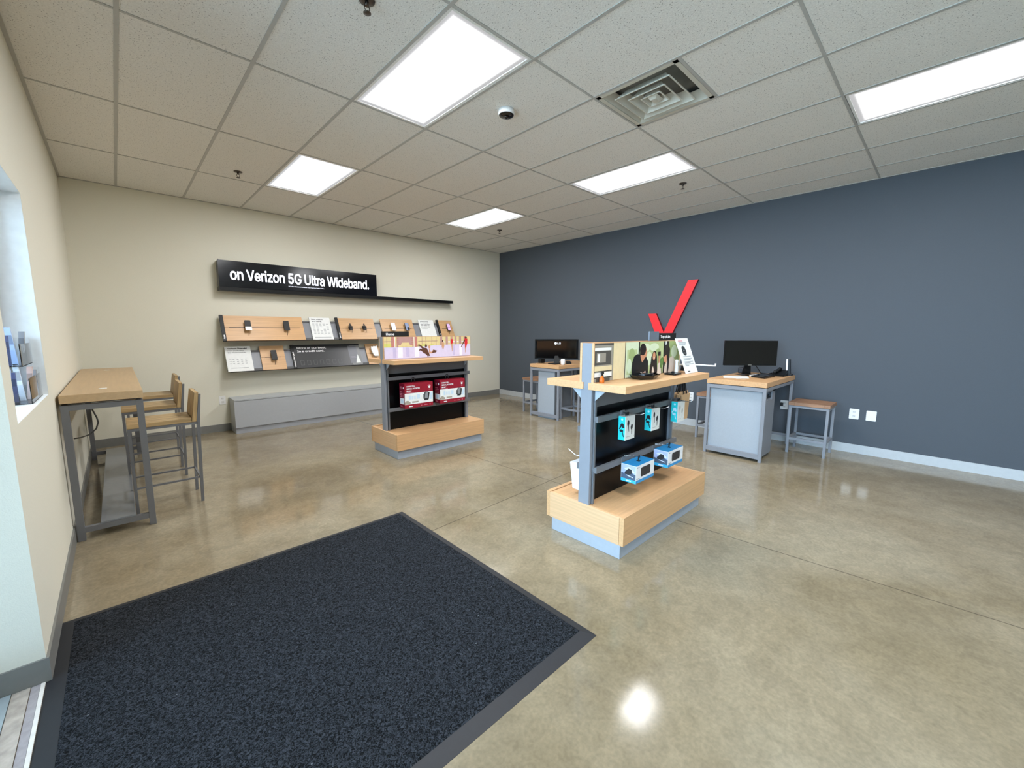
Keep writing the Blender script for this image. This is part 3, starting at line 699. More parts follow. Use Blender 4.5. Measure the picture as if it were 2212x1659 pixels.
def storage_bench():
    x0, x1, yf, zt, zk = .906, 4.57, -.335, .466, .076
    t = thing('storage_bench', ((x0+x1)/2, yf/2, 0), 'long low grey plinth bench along the cream wall below the phone display', 'bench')
    MB().box(x0+.004, x1-.004, yf+.010, -.010, zk, zt-.022).build('bench_body', BENCH, t)
    MB().box(x0, x1, yf-.004, -.010, zt-.022, zt).build('bench_top', mat('bench_top_grey', (176, 180, 182), rough=.5), t, bevel=.002)
    for i, (a, b) in enumerate(((x0, 3.3), (3.303, x1))):
        MB().box(a+.001, b-.001, yf, yf+.010, zk+.004, zt-.026).build('bench_panel', BENCH, t, bevel=.001)
    MB().box(x0+.004, x1-.004, yf+.018, -.012, 0, zk).build('bench_plinth', mat('bench_kick_grey', (160, 164, 170), rough=.5), t)
storage_bench()

# outlets
def outlet(F, w, h, label, ports=True, plug=False):
    t = thing('wall_outlet', tuple(F.o), label, 'outlet', 'white outlet plates on the walls')
    MB().prism(F, rrect(0, 0, w, h, .006), 0, .006).build('cover_plate', WHITE, t, bevel=.001)
    if ports:
        for k in (.30, .70):
            c = F.sub(w/2, h*k, .0062)
            MB().prism(c, rrect(-.015, -.013, .015, .013, .006), 0, .0015).build('socket', mat('socket_white', (216, 216, 212)), t)
            MB().prism(c, rect(-.007, -.004, -.005, .006), .0016, .002).prism(c, rect(.005, -.004, .007, .006), .0016, .002).build('slot', INK, t)
    if plug:
        MB().prism(F.sub(w*.22, h*.55, .006), rect(-.012, -.02, .014, .02), 0, .03).build('black_plug', BLACK, t)
outlet(FS((.797, 0, .371)), .072, .118, 'power outlet on the cream wall left of the grey bench')
outlet(FW((XR, -6.056, .393)), .088, .118, 'left of two white wall plates on the grey wall right of the stool')
outlet(FW((XR, -6.206, .393)), .088, .114, 'right of two white wall plates on the grey wall, blank faced', ports=False)
outlet(FW((XR, -5.366, .412)), .085, .112, 'wall outlet with a black plug behind the desk with the black monitor', plug=True)
outlet(FW((XR, -4.195, .383)), .070, .114, 'wall outlet seen between the paper bags and the desk', ports=True)

# ================================================================== RED CHECK MARK
def red_check():
    x = 5.875; F = FW((x, 0, 0))
    z0 = 1.20
    o = MB(); k = lambda y, z: (-y, z)
    lft = lambda z: -3.51-.425*(1.652-z)*1.0 if False else -3.510-(1.652-z)*.425
    rgt = lambda z: -4.249+(2.115-z)*.4455
    poly = [k(lft(1.652), 1.652), k(lft(z0), z0), k(rgt(z0), z0), k(rgt(2.115), 2.115), k(-4.109, 2.117), k(-3.776, 1.368), k(-3.641, 1.652)]
    t = thing('check_sign', (x, -3.85, z0), 'big red check mark sign mounted on the slate grey wall', 'sign')
    red = mat('red_sign_face', (238, 44, 52), rough=.35); rs = mat('red_sign_edge', (120, 6, 14), rough=.45)
    b = MB(); b.prism(F, poly, -.04, 0, 0)
    ob = b.build('check_mark', [red, rs], t)
    for p in ob.data.polygons:
        if len(p.vertices) == 4: p.material_index = 1
red_check()

# ================================================================== GONDOLAS
def gondola(X0, cy, rails, name_label, graphic, topper, art_mats, art, label):
    t = thing('display_gondola', (X0+.6, cy, 0), label, 'display stand', 'two sided oak display gondolas')
    pl = mat('plinth_grey', (166, 172, 180), rough=.4)
    MB().box(X0+.018, X0+1.185, cy-.275, cy+.272, 0, .10).build('plinth', pl, t, bevel=.001)
    MB().box(X0+.004, X0+1.196, cy-.272, cy+.272, .10, .273).build('base_deck', OAKX, t)
    for s in (-1, 1):
        MB().box(X0+.0, X0+1.2, cy+s*.276, cy+s*.306, .098, .278).build('base_side_board', OAKX, t, bevel=.001)
    for a, b in ((X0, X0+.018), (X0+1.182, X0+1.2)):
        MB().box(a-.001, b, cy-.275, cy+.275, .098, .275).build('base_end_board', OAKY, t)
    MB().box(X0+.010, X0+.034, cy-.041, cy+.041, .275, 1.314).build('end_post', GREY, t, bevel=.001)
    MB().box(X0+1.128, X0+1.152, cy-.041, cy+.041, .275, 1.314).build('end_post', GREY, t, bevel=.001)
    for s in (-1, 1):
        for x in (X0+.040, X0+1.105):
            MB().box(x, x+.016, cy+s*.034, cy+s*.052, .275, 1.025).build('slotted_post', GREYD, t)
        # shelf with its two gussets
        ya, yb = cy+s*.021, cy+s*(.284 if s < 0 else .318)
        sh = MB().box(X0+.0, X0+1.212, ya, yb, 1.025, 1.069).build('shelf', OAKX, t, bevel=.0015)
        for x in (X0+.036, X0+1.10):
            MB().prism(Fr((x, cy, 0), (0, s, 0), (0, 0, 1)), [(.052, 1.024), (.13, 1.024), (.052, .955)], -.003, .003).build('shelf_bracket', PANEL, t)
        # printed panel above the shelf with a thin oak frame
        MB().box(X0+.008, X0+1.19, cy+s*.037, cy+s*.053, 1.069, 1.316).build('graphic_board', OAKX, t)
        zu, zl = rails if s < 0 else (rails[0]-.08, rails[1])
        for z in (zu, zl):
            MB().box(X0+.034, X0+1.158, cy+s*.058, cy+s*.078, z-.019, z+.019).build('hanging_rail', GREYD, t, bevel=.001)
            MB().box(X0+.036, X0+.056, cy+s*.044, cy+s*.060, z-.012, z+.012).box(X0+1.105, X0+1.120, cy+s*.044, cy+s*.060, z-.012, z+.012).build('rail_clip', GREYD, t)
    MB().box(X0+.042, X0+1.12, cy-.010, cy+.010, .275, .93).build('back_panel', mat('black_slat_panel', (7, 7, 9), rough=.28, spec=.22), t)
    MB().box(X0+.042, X0+1.12, cy-.033, cy+.033, .908, 1.025).build('header_panel', GREYD, t)
    F = FS((X0+.014, cy-.0535, 1.072))
    b = MB(); b.face([F.at(u, v, .0003) for u, v in rect(0, 0, 1.17, .241)], 0); b.art(F, art)
    g = b.build('graphic_print', art_mats, t)
    x0, x1, s, w = topper
    st = MB().box(x0, x1, cy-.007, cy+.007, 1.3162, 1.374).build('topper_sign', BLACK, t, bevel=.001)
    text('lettering', s, FS((x0+(.052 if w < .11 else .018), cy-.0072, 1.331)), w, .026, LETW, st, bold=.02, ext=0)
    return t

def C(name, rgb, **k): return mat(name, rgb, rough=.45, **k)
# graphic of the Home gondola: people skating in front of a brick pavilion
mats1 = [C('print_lilac', (214, 206, 232)), C('print_mauve', (196, 188, 222)), C('print_yellow', (226, 208, 150)), C('print_brick', (196, 128, 118)),
         C('print_stone', (186, 146, 140)), C('print_brown', (92, 56, 42)), C('print_tan', (206, 156, 116)), C('print_red', (214, 40, 48)), C('print_white', (240, 236, 246)), C('print_green', (216, 216, 120))]
a1 = [(2, rect(0, .128, 1.17, .241)), (4, rect(.15, .128, .36, .241)), (9, rect(.0, .128, .09, .17)), (2, [(.17, .128), (.17, .15), (.20, .15), (.215, .178), (.30, .178), (.315, .15), (.345, .15), (.345, .128)]),
      (3, rect(.085, .128, .12, .241)), (3, rect(.375, .128, .41, .241)), (8, rect(.124, .128, .130, .241)), (8, rect(.365, .128, .371, .241)), (9, [(.44, .128), (.48, .165), (.53, .15), (.55, .128)]), (9, [(.56, .135), (.60, .165), (.65, .135)])]
for k in range(4): a1 += [(3, rect(.15+.0, .150+k*.024, .175, .158+k*.024)), (3, rect(.33, .150+k*.024, .358, .158+k*.024)), (4, rect(.085, .15+k*.024, .104, .156+k*.024))]
for u in (.03, .47, .52, .60, .66): a1 += [(4, rect(u, .14, u+.004, .241))]
a1 += [(4, rect(.0, .19, .08, .195)), (4, rect(.42, .19, .68, .195))]
for u in (.72, .80, .87, .93, 1.0, 1.07): a1 += [(4, rect(u, .14, u+.03, .241)), (8, rect(u+.034, .17, u+.06, .185))]
a1 += [(0, [(0, 0), (1.17, 0), (1.17, .148), (.68, .142), (.4, .128), (0, .122)]), (1, rect(.1, .01, .14, .12)), (8, rect(.16, .01, .22, .124)), (8, rect(.37, .01, .43, .124)), (1, rect(.26, .015, .30, .12)), (1, rect(.9, .01, .93, .14)), (8, rect(1.0, .005, 1.04, .14))]
a1 += [(5, [(.40, .145), (.43, .155), (.46, .14), (.49, .115), (.53, .11), (.56, .05), (.575, .01), (.555, .02), (.545, .0), (.53, .03), (.48, .06), (.45, .085), (.42, .08), (.44, .105), (.47, .10), (.44, .135)]),
       (5, ell(.52, .135, .014, .02)), (6, ell(.565, .125, .014, .022)), (6, [(.56, .11), (.585, .06), (.62, .09), (.66, .07), (.65, .055), (.60, .045), (.56, .05)]), (5, [(.62, .09), (.67, .075), (.655, .055), (.60, .05)]),
       (5, ell(.752, .19, .009, .012)), (6, [(.74, .178), (.768, .175), (.775, .13), (.765, .09), (.755, .13), (.745, .09), (.738, .13)]),
       (6, ell(.885, .225, .009, .012)), (7, [(.870, .21), (.902, .21), (.905, .165), (.872, .15)]), (6, [(.876, .15), (.898, .155), (.893, .06), (.887, .06)]),
       (5, ell(1.10, .225, .018, .014)), (7, [(1.08, .215), (1.125, .212), (1.125, .16), (1.10, .09), (1.088, .09), (1.085, .15)]), (6, [(1.09, .10), (1.102, .10), (1.094, .04), (1.088, .04)]), (5, [(1.08, .205), (1.02, .11), (1.028, .108), (1.09, .19)])]
gondola(1.931, -2.508, (.858, .507), None, None, (1.945, 2.276, 'Home', .098), mats1, a1, 'farther oak display gondola with red booster boxes and a black Home sign')

# graphic of the Top picks gondola: three friends at a kitchen table
mats2 = [C('print_sage', (186, 198, 142)), C('print_pale_green', (214, 224, 190)), C('print_cream', (226, 208, 164)), C('print_steel', (150, 144, 130)), C('print_dark_steel', (82, 80, 74)),
         C('print_black', (24, 24, 26)), C('print_skin', (206, 144, 108)), C('print_hair', (34, 26, 24)), C('print_shirt', (224, 206, 190)), C('print_frame', (66, 60, 52)), C('print_leaf', (92, 128, 58)), C('print_light', (238, 238, 232)), C('print_olive', (160, 176, 116))]
a2 = [(3, rect(0, 0, .205, .241)), (4, rect(0, .228, .205, .241)), (11, rect(.0, .195, .18, .212)), (4, rect(.0, .105, .175, .192)), (3, rect(.02, .12, .12, .18)), (11, rect(.03, .125, .055, .175)), (2, rect(0, .068, .19, .098)), (5, rect(0, .063, .19, .067)), (11, rect(0, .03, .19, .058)), (5, rect(0, .024, .19, .028)), (4, rect(.02, .0, .17, .022)),
      (2, rect(.205, 0, .345, .241)), (9, rect(.343, 0, .352, .241)), (1, rect(.352, 0, .52, .241)), (0, rect(.37, .02, .50, .19)), (12, ell(.43, .15, .04, .05)), (1, ell(.40, .08, .03, .05)),
      (5, rect(.518, 0, .533, .241)), (0, rect(.533, 0, .90, .241)), (1, ell(.62, .20, .06, .03)), (1, ell(.74, .20, .07, .03)), (12, ell(.80, .13, .05, .06)), (1, ell(.67, .12, .04, .05)), (5, rect(.885, .0, .912, .241)), (11, rect(.912, .20, .93, .241)), (5, rect(.93, 0, .97, .241)), (12, rect(.97, .0, 1.155, .241)), (1, ell(1.06, .16, .05, .05)), (2, rect(1.15, 0, 1.17, .241)),
      (5, [(.43, .0), (.435, .10), (.46, .145), (.50, .158), (.56, .150), (.62, .14), (.655, .10), (.66, .03), (.67, 0)]), (6, [(.54, .155), (.585, .155), (.60, .12), (.57, .095), (.55, .12)]), (6, ell(.595, .165, .038, .040)), (7, ell(.575, .188, .044, .042)), (7, rect(.535, .15, .555, .19)), (8, [(.54, 0), (.55, .03), (.58, .02), (.62, .035), (.63, 0)]), (6, ell(.60, .012, .03, .012)),
      (7, [(.675, 0), (.69, .07), (.70, .13), (.73, .172), (.76, .172), (.782, .13), (.79, .06), (.80, 0)]), (6, ell(.738, .135, .021, .030)), (8, [(.71, 0), (.715, .05), (.73, .06), (.755, .0)]), (11, ell(.738, .122, .009, .004)), (8, [(.79, 0), (.80, .06), (.815, .09), (.83, .09), (.84, .05), (.86, 0)]), (6, rect(.808, .08, .824, .14)), (7, rect(.80, .135, .838, .165)),
      (10, ell(.862, .09, .024, .032)), (10, ell(.85, .06, .016, .02)), (5, rect(.860, .0, .866, .06)),
      (8, [(.90, 0), (.905, .05), (.94, .10), (1.03, .125), (1.10, .08), (1.13, 0)]), (6, [(.89, .15), (.93, .16), (.945, .10), (.925, .065), (.895, .09), (.885, .115)]), (7, [(.885, .13), (.885, .18), (.91, .215), (.955, .22), (.985, .18), (.98, .10), (.975, .03), (.965, 0), (.945, 0), (.95, .08), (.93, .14), (.90, .125)])]
GT = gondola(1.955, -5.226, (.836, .506), None, None, (2.874, 3.157, 'Top picks', .160), mats2, a2, 'nearer oak display gondola with teal and blue boxes and a Top picks sign')
MB().box(2.727, 2.872, -5.231, -5.221, 1.3162, 1.386).build('topper_plate', mat('blue_grey_plate', (104, 116, 128), rough=.35), GT, bevel=.001)

# ---------------------------------------------------------------- products hung on the gondolas
def loop(name, p, r, h, parent, m=BLACK, wd=.005, axis=(1, 0, 0)):
    """carry handle: an arched strap"""
    a = Vector(axis); b = Vector((0, 0, 1)); pts = [Vector(p)+a*(r*math.cos(math.pi*k/10))+b*(h*math.sin(math.pi*k/10)) for k in range(11)]
    return MB().tube(pts, wd, 6).build(name, m, parent)
def red_box(x, y, z, label, first=[None]):
    W_, D_, H_ = .362, .115, .275
    if first[0]:
        o = first[0]; return copy_tree(o, (x-o.location.x, y-o.location.y, z-o.location.z), label)
    t = thing('booster_box', (x, y, z), label, 'product box', 'red signal booster boxes on the far gondola'); first[0] = t
    R = mat('box_crimson', (150, 24, 44), rough=.35, noise=.05, nscale=6); Wt = mat('box_white', (236, 238, 234), rough=.4); dk = mat('box_charcoal', (48, 50, 52), rough=.35); gy = mat('box_device_grey', (142, 146, 148), rough=.4)
    bl = mat('box_pale_blue', (206, 226, 240), rough=.4); tn = mat('box_taupe', (170, 160, 144), rough=.5); pk = mat('box_pink', (232, 150, 165), rough=.4); dkr = mat('box_dark_red', (112, 12, 36), rough=.35)
    b = MB(); b.box(x, x+W_, y-D_, y, z, z+H_, 0)
    F = FS((x, y-D_, z)); G = FW((x, y, z))
    b.art(F, [(1, rect(.0, .042, W_, .165)), (5, rect(.0, .045, .07, .07)), (5, ell(.03, .073, .022, .012)), (5, rect(.09, .055, .17, .072)), (4, rect(.05, .095, .075, .14)), (4, rect(.085, .095, .105, .135)), (4, rect(.115, .095, .135, .135)), (4, rect(.15, .095, .19, .145)),
              (6, rect(.02, .172, .11, .176)), (4, [(.31, .07), (.33, .15), (.355, .15), (.35, .075)]),
              (2, [(.235, .085), (.235, .14), (.245, .142), (.245, .085)]), (2, [(.245, .075), (.25, .16), (.29, .16), (.318, .155), (.305, .078), (.295, .068), (.25, .068)]), (3, [(.252, .09), (.262, .165), (.298, .165), (.29, .09)]), (2, [(.262, .15), (.262, .178), (.267, .178), (.267, .15)]), (2, [(.293, .15), (.293, .178), (.298, .178), (.298, .15)]),
              (1, ell(.315, .218, .014, .014)), (6, ell(.315, .190, .012, .003)), (1, rect(.05, .012, .095, .024)), (6, rect(.2, .014, .216, .02)), (6, rect(.245, .015, .285, .02)), (6, ell(.32, .019, .007, .005))])
    arc = [(.315+.024*math.cos(math.radians(a)), .220+.024*math.sin(math.radians(a))) for a in range(20, 161, 14)]+[(.315+.020*math.cos(math.radians(a)), .220+.020*math.sin(math.radians(a))) for a in range(160, 19, -14)]
    b.art(F, [(6, arc)])
    b.art(G, [(7, rect(0, 0, D_, H_)), (1, rect(.012, .045, D_-.012, .112)), (4, rect(.03, .058, D_-.03, .10)), (6, rect(.02, .235, .06, .24)), (6, rect(.02, .223, .055, .228)), (6, rect(.02, .211, .05, .216)), (1, ell(.09, .228, .008, .012)), (6, rect(.02, .018, .06, .026))] +
          [(6, rect(.015, .125+k*.018, .065, .130+k*.018)) for k in range(4)]+[(6, rect(.08, .125+k*.018, .088, .132+k*.018)) for k in range(3)])
    b.build('carton', [R, Wt, dk, gy, bl, tn, pk, dkr], t)
    text('headline', 'HOME CELL\nSIGNAL BOOSTER\nREADY', F.sub(.022, .183), .165, .068, LETW, t, bold=.026, ext=0, lift=.0045)
    loop('carry_strap', (x+W_*.42, y-D_*.35, z+H_-.002), .022, .06, t)
    return t
red_box(2.095, -2.590, .528, 'left crimson cell signal booster box on the Home gondola')
red_box(2.556, -2.590, .531, 'right crimson cell signal booster box on the Home gondola')

def peg(x, y0, z, ln, label, parts=[None]):
    t = thing('peg_hook', (x, y0, z), label, 'hook', 'steel peg hooks on the gondola rails')
    MB().box(x-.022, x+.022, y0-.004, y0+.002, z-.022, z+.022).build('hook_plate', GREYD, t, bevel=.001)
    MB().tube([(x, y0-.003, z+.008), (x, y0-ln*.8, z+.010), (x, y0-ln, z+.026)], .0028, 8).build('hook_rod', CHROME, t)
    return t
YR = -5.226-.079
for x, n in ((2.27, 'left'), (2.60, 'middle'), (2.995, 'right')):
    peg(x, YR, .842, .165, n+' steel peg hook on the upper rail, holding a teal earbud box')
def teal_box(x, y, z, dark, label, first={}):
    W_, D_, H_ = .118, .052, .158
    if dark in first:
        o = first[dark]; return copy_tree(o, (x-o.location.x, y-o.location.y, z-o.location.z), label)
    t = thing('earbud_box', (x, y, z), label, 'product box', 'teal earbud boxes hanging on the near gondola'); first[dark] = t
    Wt = mat('earbud_box_white', (220, 220, 214), rough=.4); Te = mat('earbud_box_teal', (40, 196, 200), rough=.35); bk = mat('earbud_print_black', (34, 34, 38), rough=.35); wh = mat('earbud_print_pale', (190, 226, 236), rough=.35); gy = mat('earbud_print_grey', (178, 176, 168), rough=.4)
    b = MB(); b.box(x, x+W_, y-D_, y, z, z+H_, 0); F = FS((x, y-D_, z)); G = FW((x, y, z))
    k = 2 if dark else 4; ks = 2 if dark else 3
    b.art(F, [(k, ell(.034, .112, .013, .021)), (k, [(.030, .10), (.040, .10), (.046, .055), (.041, .052)]), (k, ell(.078, .082, .013, .019, t=-.2)), (k, [(.074, .07), (.084, .07), (.083, .03), (.077, .03)]), (4, rect(.014, .02, .06, .024)), (4, rect(.10, .015, .108, .022)), (4, rect(.012, .14, .02, .146))])
    b.art(G, [(1, rect(0, 0, D_-.003, H_)), (3, ell(.026, .138, .008, .008)), (ks, ell(.028, .100, .013, .012)), (ks, [(.004, .072), (.012, .070), (.026, .095), (.018, .10)]), (ks, ell(.036, .088, .009, .007)), (ks, ell(.024, .062, .014, .009)), (ks, [(.026, .058), (.034, .056), (.044, .022), (.038, .022)])])
    b.build('carton', [Wt, Te, bk, wh, gy], t)
    MB().box(x+.03, x+.075, y-.03, y-.028, z+H_, z+H_+.018).box(x+.033, x+.045, y-.032, y-.026, z+H_+.006, z+H_+.022).box(x+.06, x+.073, y-.032, y-.026, z+H_+.006, z+H_+.022).build('hang_tab', BLACK, t, bevel=.001)
    return t
teal_box(2.214, -5.312, .675, True, 'leftmost teal and white earbud box, black earbuds pictured')
teal_box(2.537, -5.325, .687, True, 'middle teal and white earbud box, black earbuds pictured')
teal_box(2.938, -5.328, .690, False, 'rightmost teal earbud box with pale earbuds pictured')

def blue_box(x, y, z, label, first=[None]):
    W_, D_, H_ = .242, .112, .120
    if first[0]:
        o = first[0]; return copy_tree(o, (x-o.location.x, y-o.location.y, z-o.location.z), label)
    t = thing('speaker_box', (x, y, z), label, 'product box', 'blue speaker boxes on the lower rail'); first[0] = t
    Wt = mat('speaker_box_white', (230, 230, 230), rough=.35); Bl = mat('speaker_box_blue', (44, 138, 196), rough=.35); bk = mat('speaker_print_black', (44, 44, 46), rough=.5)
    sky = mat('speaker_print_sky', (168, 178, 214), rough=.4); sea = mat('speaker_print_slate', (78, 92, 112), rough=.4); cy = mat('speaker_print_cyan', (60, 176, 226), rough=.35); pale = mat('speaker_print_foam', (214, 220, 236), rough=.4)
    b = MB(); b.box(x, x+W_, y-D_, y, z, z+H_, 0); F = FS((x, y-D_, z)); G = FW((x, y, z)); Tp = FT((x, y-D_, z+H_))
    b.art(F, [(1, rect(0, 0, W_, .021)), (2, rrect(.060, .036, .190, .100, .014)), (4, rect(.008, .028, .045, .032)), (4, rect(.008, .105, .04, .109)), (5, rect(.02, .007, .09, .011))])
    b.art(G, [(3, rect(.002, .021, D_-.002, H_-.002)), (6, [(.02, .09), (.06, .105), (.10, .08), (.10, .07), (.04, .08)]), (4, [(.002, .021), (.002, .06), (.04, .055), (.08, .068), (D_-.002, .060), (D_-.002, .021)]), (2, [(.025, .062), (.055, .095), (.078, .092), (.085, .066), (.06, .052), (.035, .05)]), (6, [(.04, .05), (.09, .042), (.09, .036), (.045, .044)]), (5, rect(0, 0, D_, .021)), (0, rect(.04, .007, .078, .014))])
    b.art(Tp, [(1, rect(.0, .0, W_, D_))])
    b.build('carton', [Wt, Bl, bk, sky, sea, cy, pale], t)
    MB().box(x+W_*.46, x+W_*.54, y-D_*.62, y-D_*.42, z+H_, z+H_+.004).box(x+W_*.49, x+W_*.515, y-D_*.55, y-D_*.48, z+H_, z+H_+.034).build('hang_tab', BLACK, t, bevel=.001)
    MB().tube([(x+W_*.5, y-D_*.5, z+H_+.03), (x+W_*.56, y-D_*.5, z+H_+.036), (x+W_*.57, y-D_*.5, z+H_+.022)], .004, 6).build('tab_hook', BLACK, t)
    return t
blue_box(2.258, -5.318, .384, 'nearer blue and white portable speaker box on the lower rail')
blue_box(2.680, -5.332, .400, 'farther blue and white portable speaker box on the lower rail')
for x, z, n in ((2.30, .517, 'nearer'), (2.735, .517, 'farther')):
    t = thing('peg_hook', (x, YR, z), 'low steel peg hook behind the '+n+' blue speaker box', 'hook', 'steel peg hooks on the gondola rails')
    MB().box(x-.022, x+.022, YR-.004, YR+.002, z-.02, z+.018).build('hook_plate', GREYD, t)
    MB().tube([(x, YR-.003, z+.012), (x, YR-.008, z+.026), (x+.075, YR-.08, z+.022)], .0022, 8).build('hook_rod', CHROME, t)

def white_box():
    x, y, z = 2.05, -5.150, .305; D = .11
    t = thing('white_device_box', (x, y, z), 'white boxed device hanging on the back of the Top picks gondola', 'product box')
    m = mat('glossy_white_box', (230, 234, 236), rough=.25)
    b = MB(); b.hexa([(x+.01, y, z), (x+.12, y, z), (x+.12, y+D-.02, z), (x+.01, y+D-.02, z), (x, y, z+.19), (x+.12, y, z+.19), (x+.12, y+D, z+.19), (x, y+D, z+.19)])
    b.build('carton', m, t, bevel=.006)
    MB().box(x+.05, x+.07, y+.03, y+.05, z+.19, z+.215).build('hang_tab', BLACK, t)
    MB().tube([(x+.06, y+.0, z+.222), (x+.06, y+.11, z+.225), (x+.06, y+.17, z+.255)], .0028, 8).build('hook_rod', WHITE, t)
white_box()

def shopping_bags():
    x0, x1 = 3.185, 3.345
    kraft = mat('kraft_paper', (186, 152, 112), rough=.75, noise=.06, nscale=14); kd = mat('kraft_paper_edge', (140, 112, 78), rough=.8)
    t = thing('bag_hook', (3.108, -5.262, 1.10), 'long white metal hook arm at the far end of the Top picks gondola', 'hook')
    MB().tube([(3.105, -5.252, 1.115), (3.30, -5.252, 1.112), (3.42, -5.32, 1.104), (3.575, -5.40, 1.092), (3.58, -5.40, 1.112)], .0065, 8).build('hook_arm', WHITE, t)
    MB().box(3.104, 3.118, -5.268, -5.236, 1.095, 1.135).build('hook_plate', WHITE, t)
    for k in range(6):
        y = -5.215-.014*k; dx = random.uniform(-.006, .006); zb = .655+(.0 if k > 3 else .01*k); zt = .876+random.uniform(-.012, .012)
        o = thing('paper_bag', (x0, y, zb), ['rearmost brown paper bag of the bundle under the white hook arm', 'second paper bag from the back of the hanging bundle', 'darker brown paper bag inside the hanging bundle', 'paper bag third from the front of the hanging bundle', 'paper bag just behind the front bag of the hanging bundle', 'front brown paper bag of the bundle under the white hook arm'][k], 'bag', 'paper shopping bags hanging on the hook arm')
        b = MB(); b.hexa([(x0+dx+.02, y-.010, zb), (x1+dx-.03, y-.010, zb), (x1+dx-.03, y, zb), (x0+dx+.02, y, zb), (x0+dx, y-.010, zt), (x1+dx, y-.010, zt+.006), (x1+dx, y, zt+.006), (x0+dx, y, zt)])
        b.build('bag_body', kraft if k != 2 else kd, o, bevel=.002)
        hb = MB()
        for a in (x0+.045+dx, x1-.06+dx):
            hb.hexa([(a, y-.006, zt-.006), (a+.014, y-.006, zt-.006), (a+.014, y-.003, zt-.006), (a, y-.003, zt-.006), (3.255, -5.256, 1.118), (3.268, -5.256, 1.118), (3.268, -5.250, 1.118), (3.255, -5.250, 1.118)])
        hb.build('ribbon_handle', BLACK, o)
shopping_bags()

# ---------------------------------------------------------------- on the Top picks shelf
Z1 = 1.0695
def shelf_items():
    x, y = 2.022, -5.300
    t = thing('spray_bottle', (x, y, Z1), 'small amber spray bottle with black trigger on the oak shelf', 'bottle')
    MB().lathe((x, y, Z1), [(.0145, 0), (.016, .003), (.0155, .025), (.006, .038), (.0055, .044)], 18).build('bottle_body', mat('amber_plastic', (206, 102, 28), rough=.2), t)
    b = MB(); b.lathe((x, y, Z1+.044), [(.0065, 0), (.0065, .012)], 14); b.box(x-.008, x+.016, y-.005, y+.005, Z1+.054, Z1+.068); b.hexa([(x+.010, y-.003, Z1+.034), (x+.014, y-.003, Z1+.034), (x+.014, y+.003, Z1+.034), (x+.010, y+.003, Z1+.034), (x+.004, y-.003, Z1+.056), (x+.010, y-.003, Z1+.056), (x+.010, y+.003, Z1+.056), (x+.004, y+.003, Z1+.056)])
    b.build('trigger_head', BLACK, t)
    # folded black display device
    t = thing('black_display_base', (2.42, -5.37, Z1), 'angular glossy black empty device cradle at the middle of the oak shelf', 'device cradle')
    b = MB(); z = Z1
    low = [(2.325, -5.395), (2.41, -5.435), (2.50, -5.415), (2.535, -5.375), (2.47, -5.315), (2.37, -5.31)]
    hi = [(2.295, -5.385), (2.40, -5.455), (2.53, -5.43), (2.60, -5.36), (2.50, -5.295), (2.36, -5.29)]
    k = len(low)
    for i in range(k):
        j = (i+1) % k; b.face([(*low[i], z), (*low[j], z), (*hi[j], z+.026), (*hi[i], z+.030)])
    b.face([(*p, z) for p in reversed(low)]); c = (2.45, -5.365, z+.022)
    for i in range(k):
        j = (i+1) % k; b.face([(*hi[i], z+.030), (*hi[j], z+.026), c])
    b.build('cradle_shell', BLACKG, t)
    MB().hexa([(2.44, -5.36, z+.0235), (2.53, -5.375, z+.026), (2.50, -5.315, z+.026), (2.43, -5.325, z+.0235), (2.44, -5.36, z+.0262), (2.535, -5.375, z+.030), (2.505, -5.315, z+.030), (2.43, -5.325, z+.0262)]).build('cradle_highlight', mat('highlight_grey', (70, 72, 76), rough=.15), t)  # grey facet that paints a highlight onto the black shell
    t = thing('charging_puck', (2.83, -5.375, Z1), 'flat square black charging puck on the oak shelf near the white card', 'charger')
    MB().prism(FT((2.83, -5.375, Z1)), rrect(-.055, -.045, .055, .045, .014), 0, .012).build('puck_base', BLACKS, t, bevel=.002)
    MB().lathe((2.83, -5.375, Z1+.012), [(.012, 0), (.010, .008), (.006, .012)], 16).build('puck_post', BLACK, t)
    t = thing('sanitizer_bottle', (2.985, -5.33, Z1), 'small white bottle half hidden behind the leaning white card', 'bottle')
    MB().lathe((2.985, -5.33, Z1), [(.014, 0), (.015, .01), (.012, .05), (.010, .075), (.013, .095), (.008, .10)], 16).build('bottle_body', WHITE, t)
    # leaning info card
    x0 = 2.950; F = Fr((x0, -5.425, Z1+.001), (1, 0, 0), (0, .10, .265))
    t = thing('info_card', (x0, -5.425, Z1), 'tall white leaning card with a black watch shape on the oak shelf end', 'sign')
    b = MB(); b.fbox(F, 0, .208, 0, .282, -.006, 0, 0)
    dk = mat('card_print_dark', (52, 54, 56), rough=.4); rd = mat('card_print_rose', (214, 140, 146), rough=.5)
    oc = [(.045, .172), (.052, .152), (.072, .140), (.098, .142), (.112, .158), (.114, .182), (.106, .206), (.088, .218), (.066, .218), (.050, .206)]
    A = [(1, oc), (3, rect(.072, .178, .086, .186)), (3, rect(.078, .158, .090, .164)), (2, rect(.024, .256, .105, .264))]
    A += [(3, rect(.025, v, .025+w, v+.006)) for v, w in ((.243, .13), (.234, .13), (.225, .11), (.130, .14), (.113, .15), (.104, .12), (.087, .15), (.078, .10), (.068, .15), (.058, .06))]+[(1, rect(.035, .012, .075, .019))]
    b.art(F, A); b.build('card_sheet', [PAPER, dk, rd, INKL], t)
    MB().tube([F.at(.104, .22, -.006), (x0+.104, -5.31, Z1+.003)], .003, 6).build('easel_strut', WHITE, t)
shelf_items()

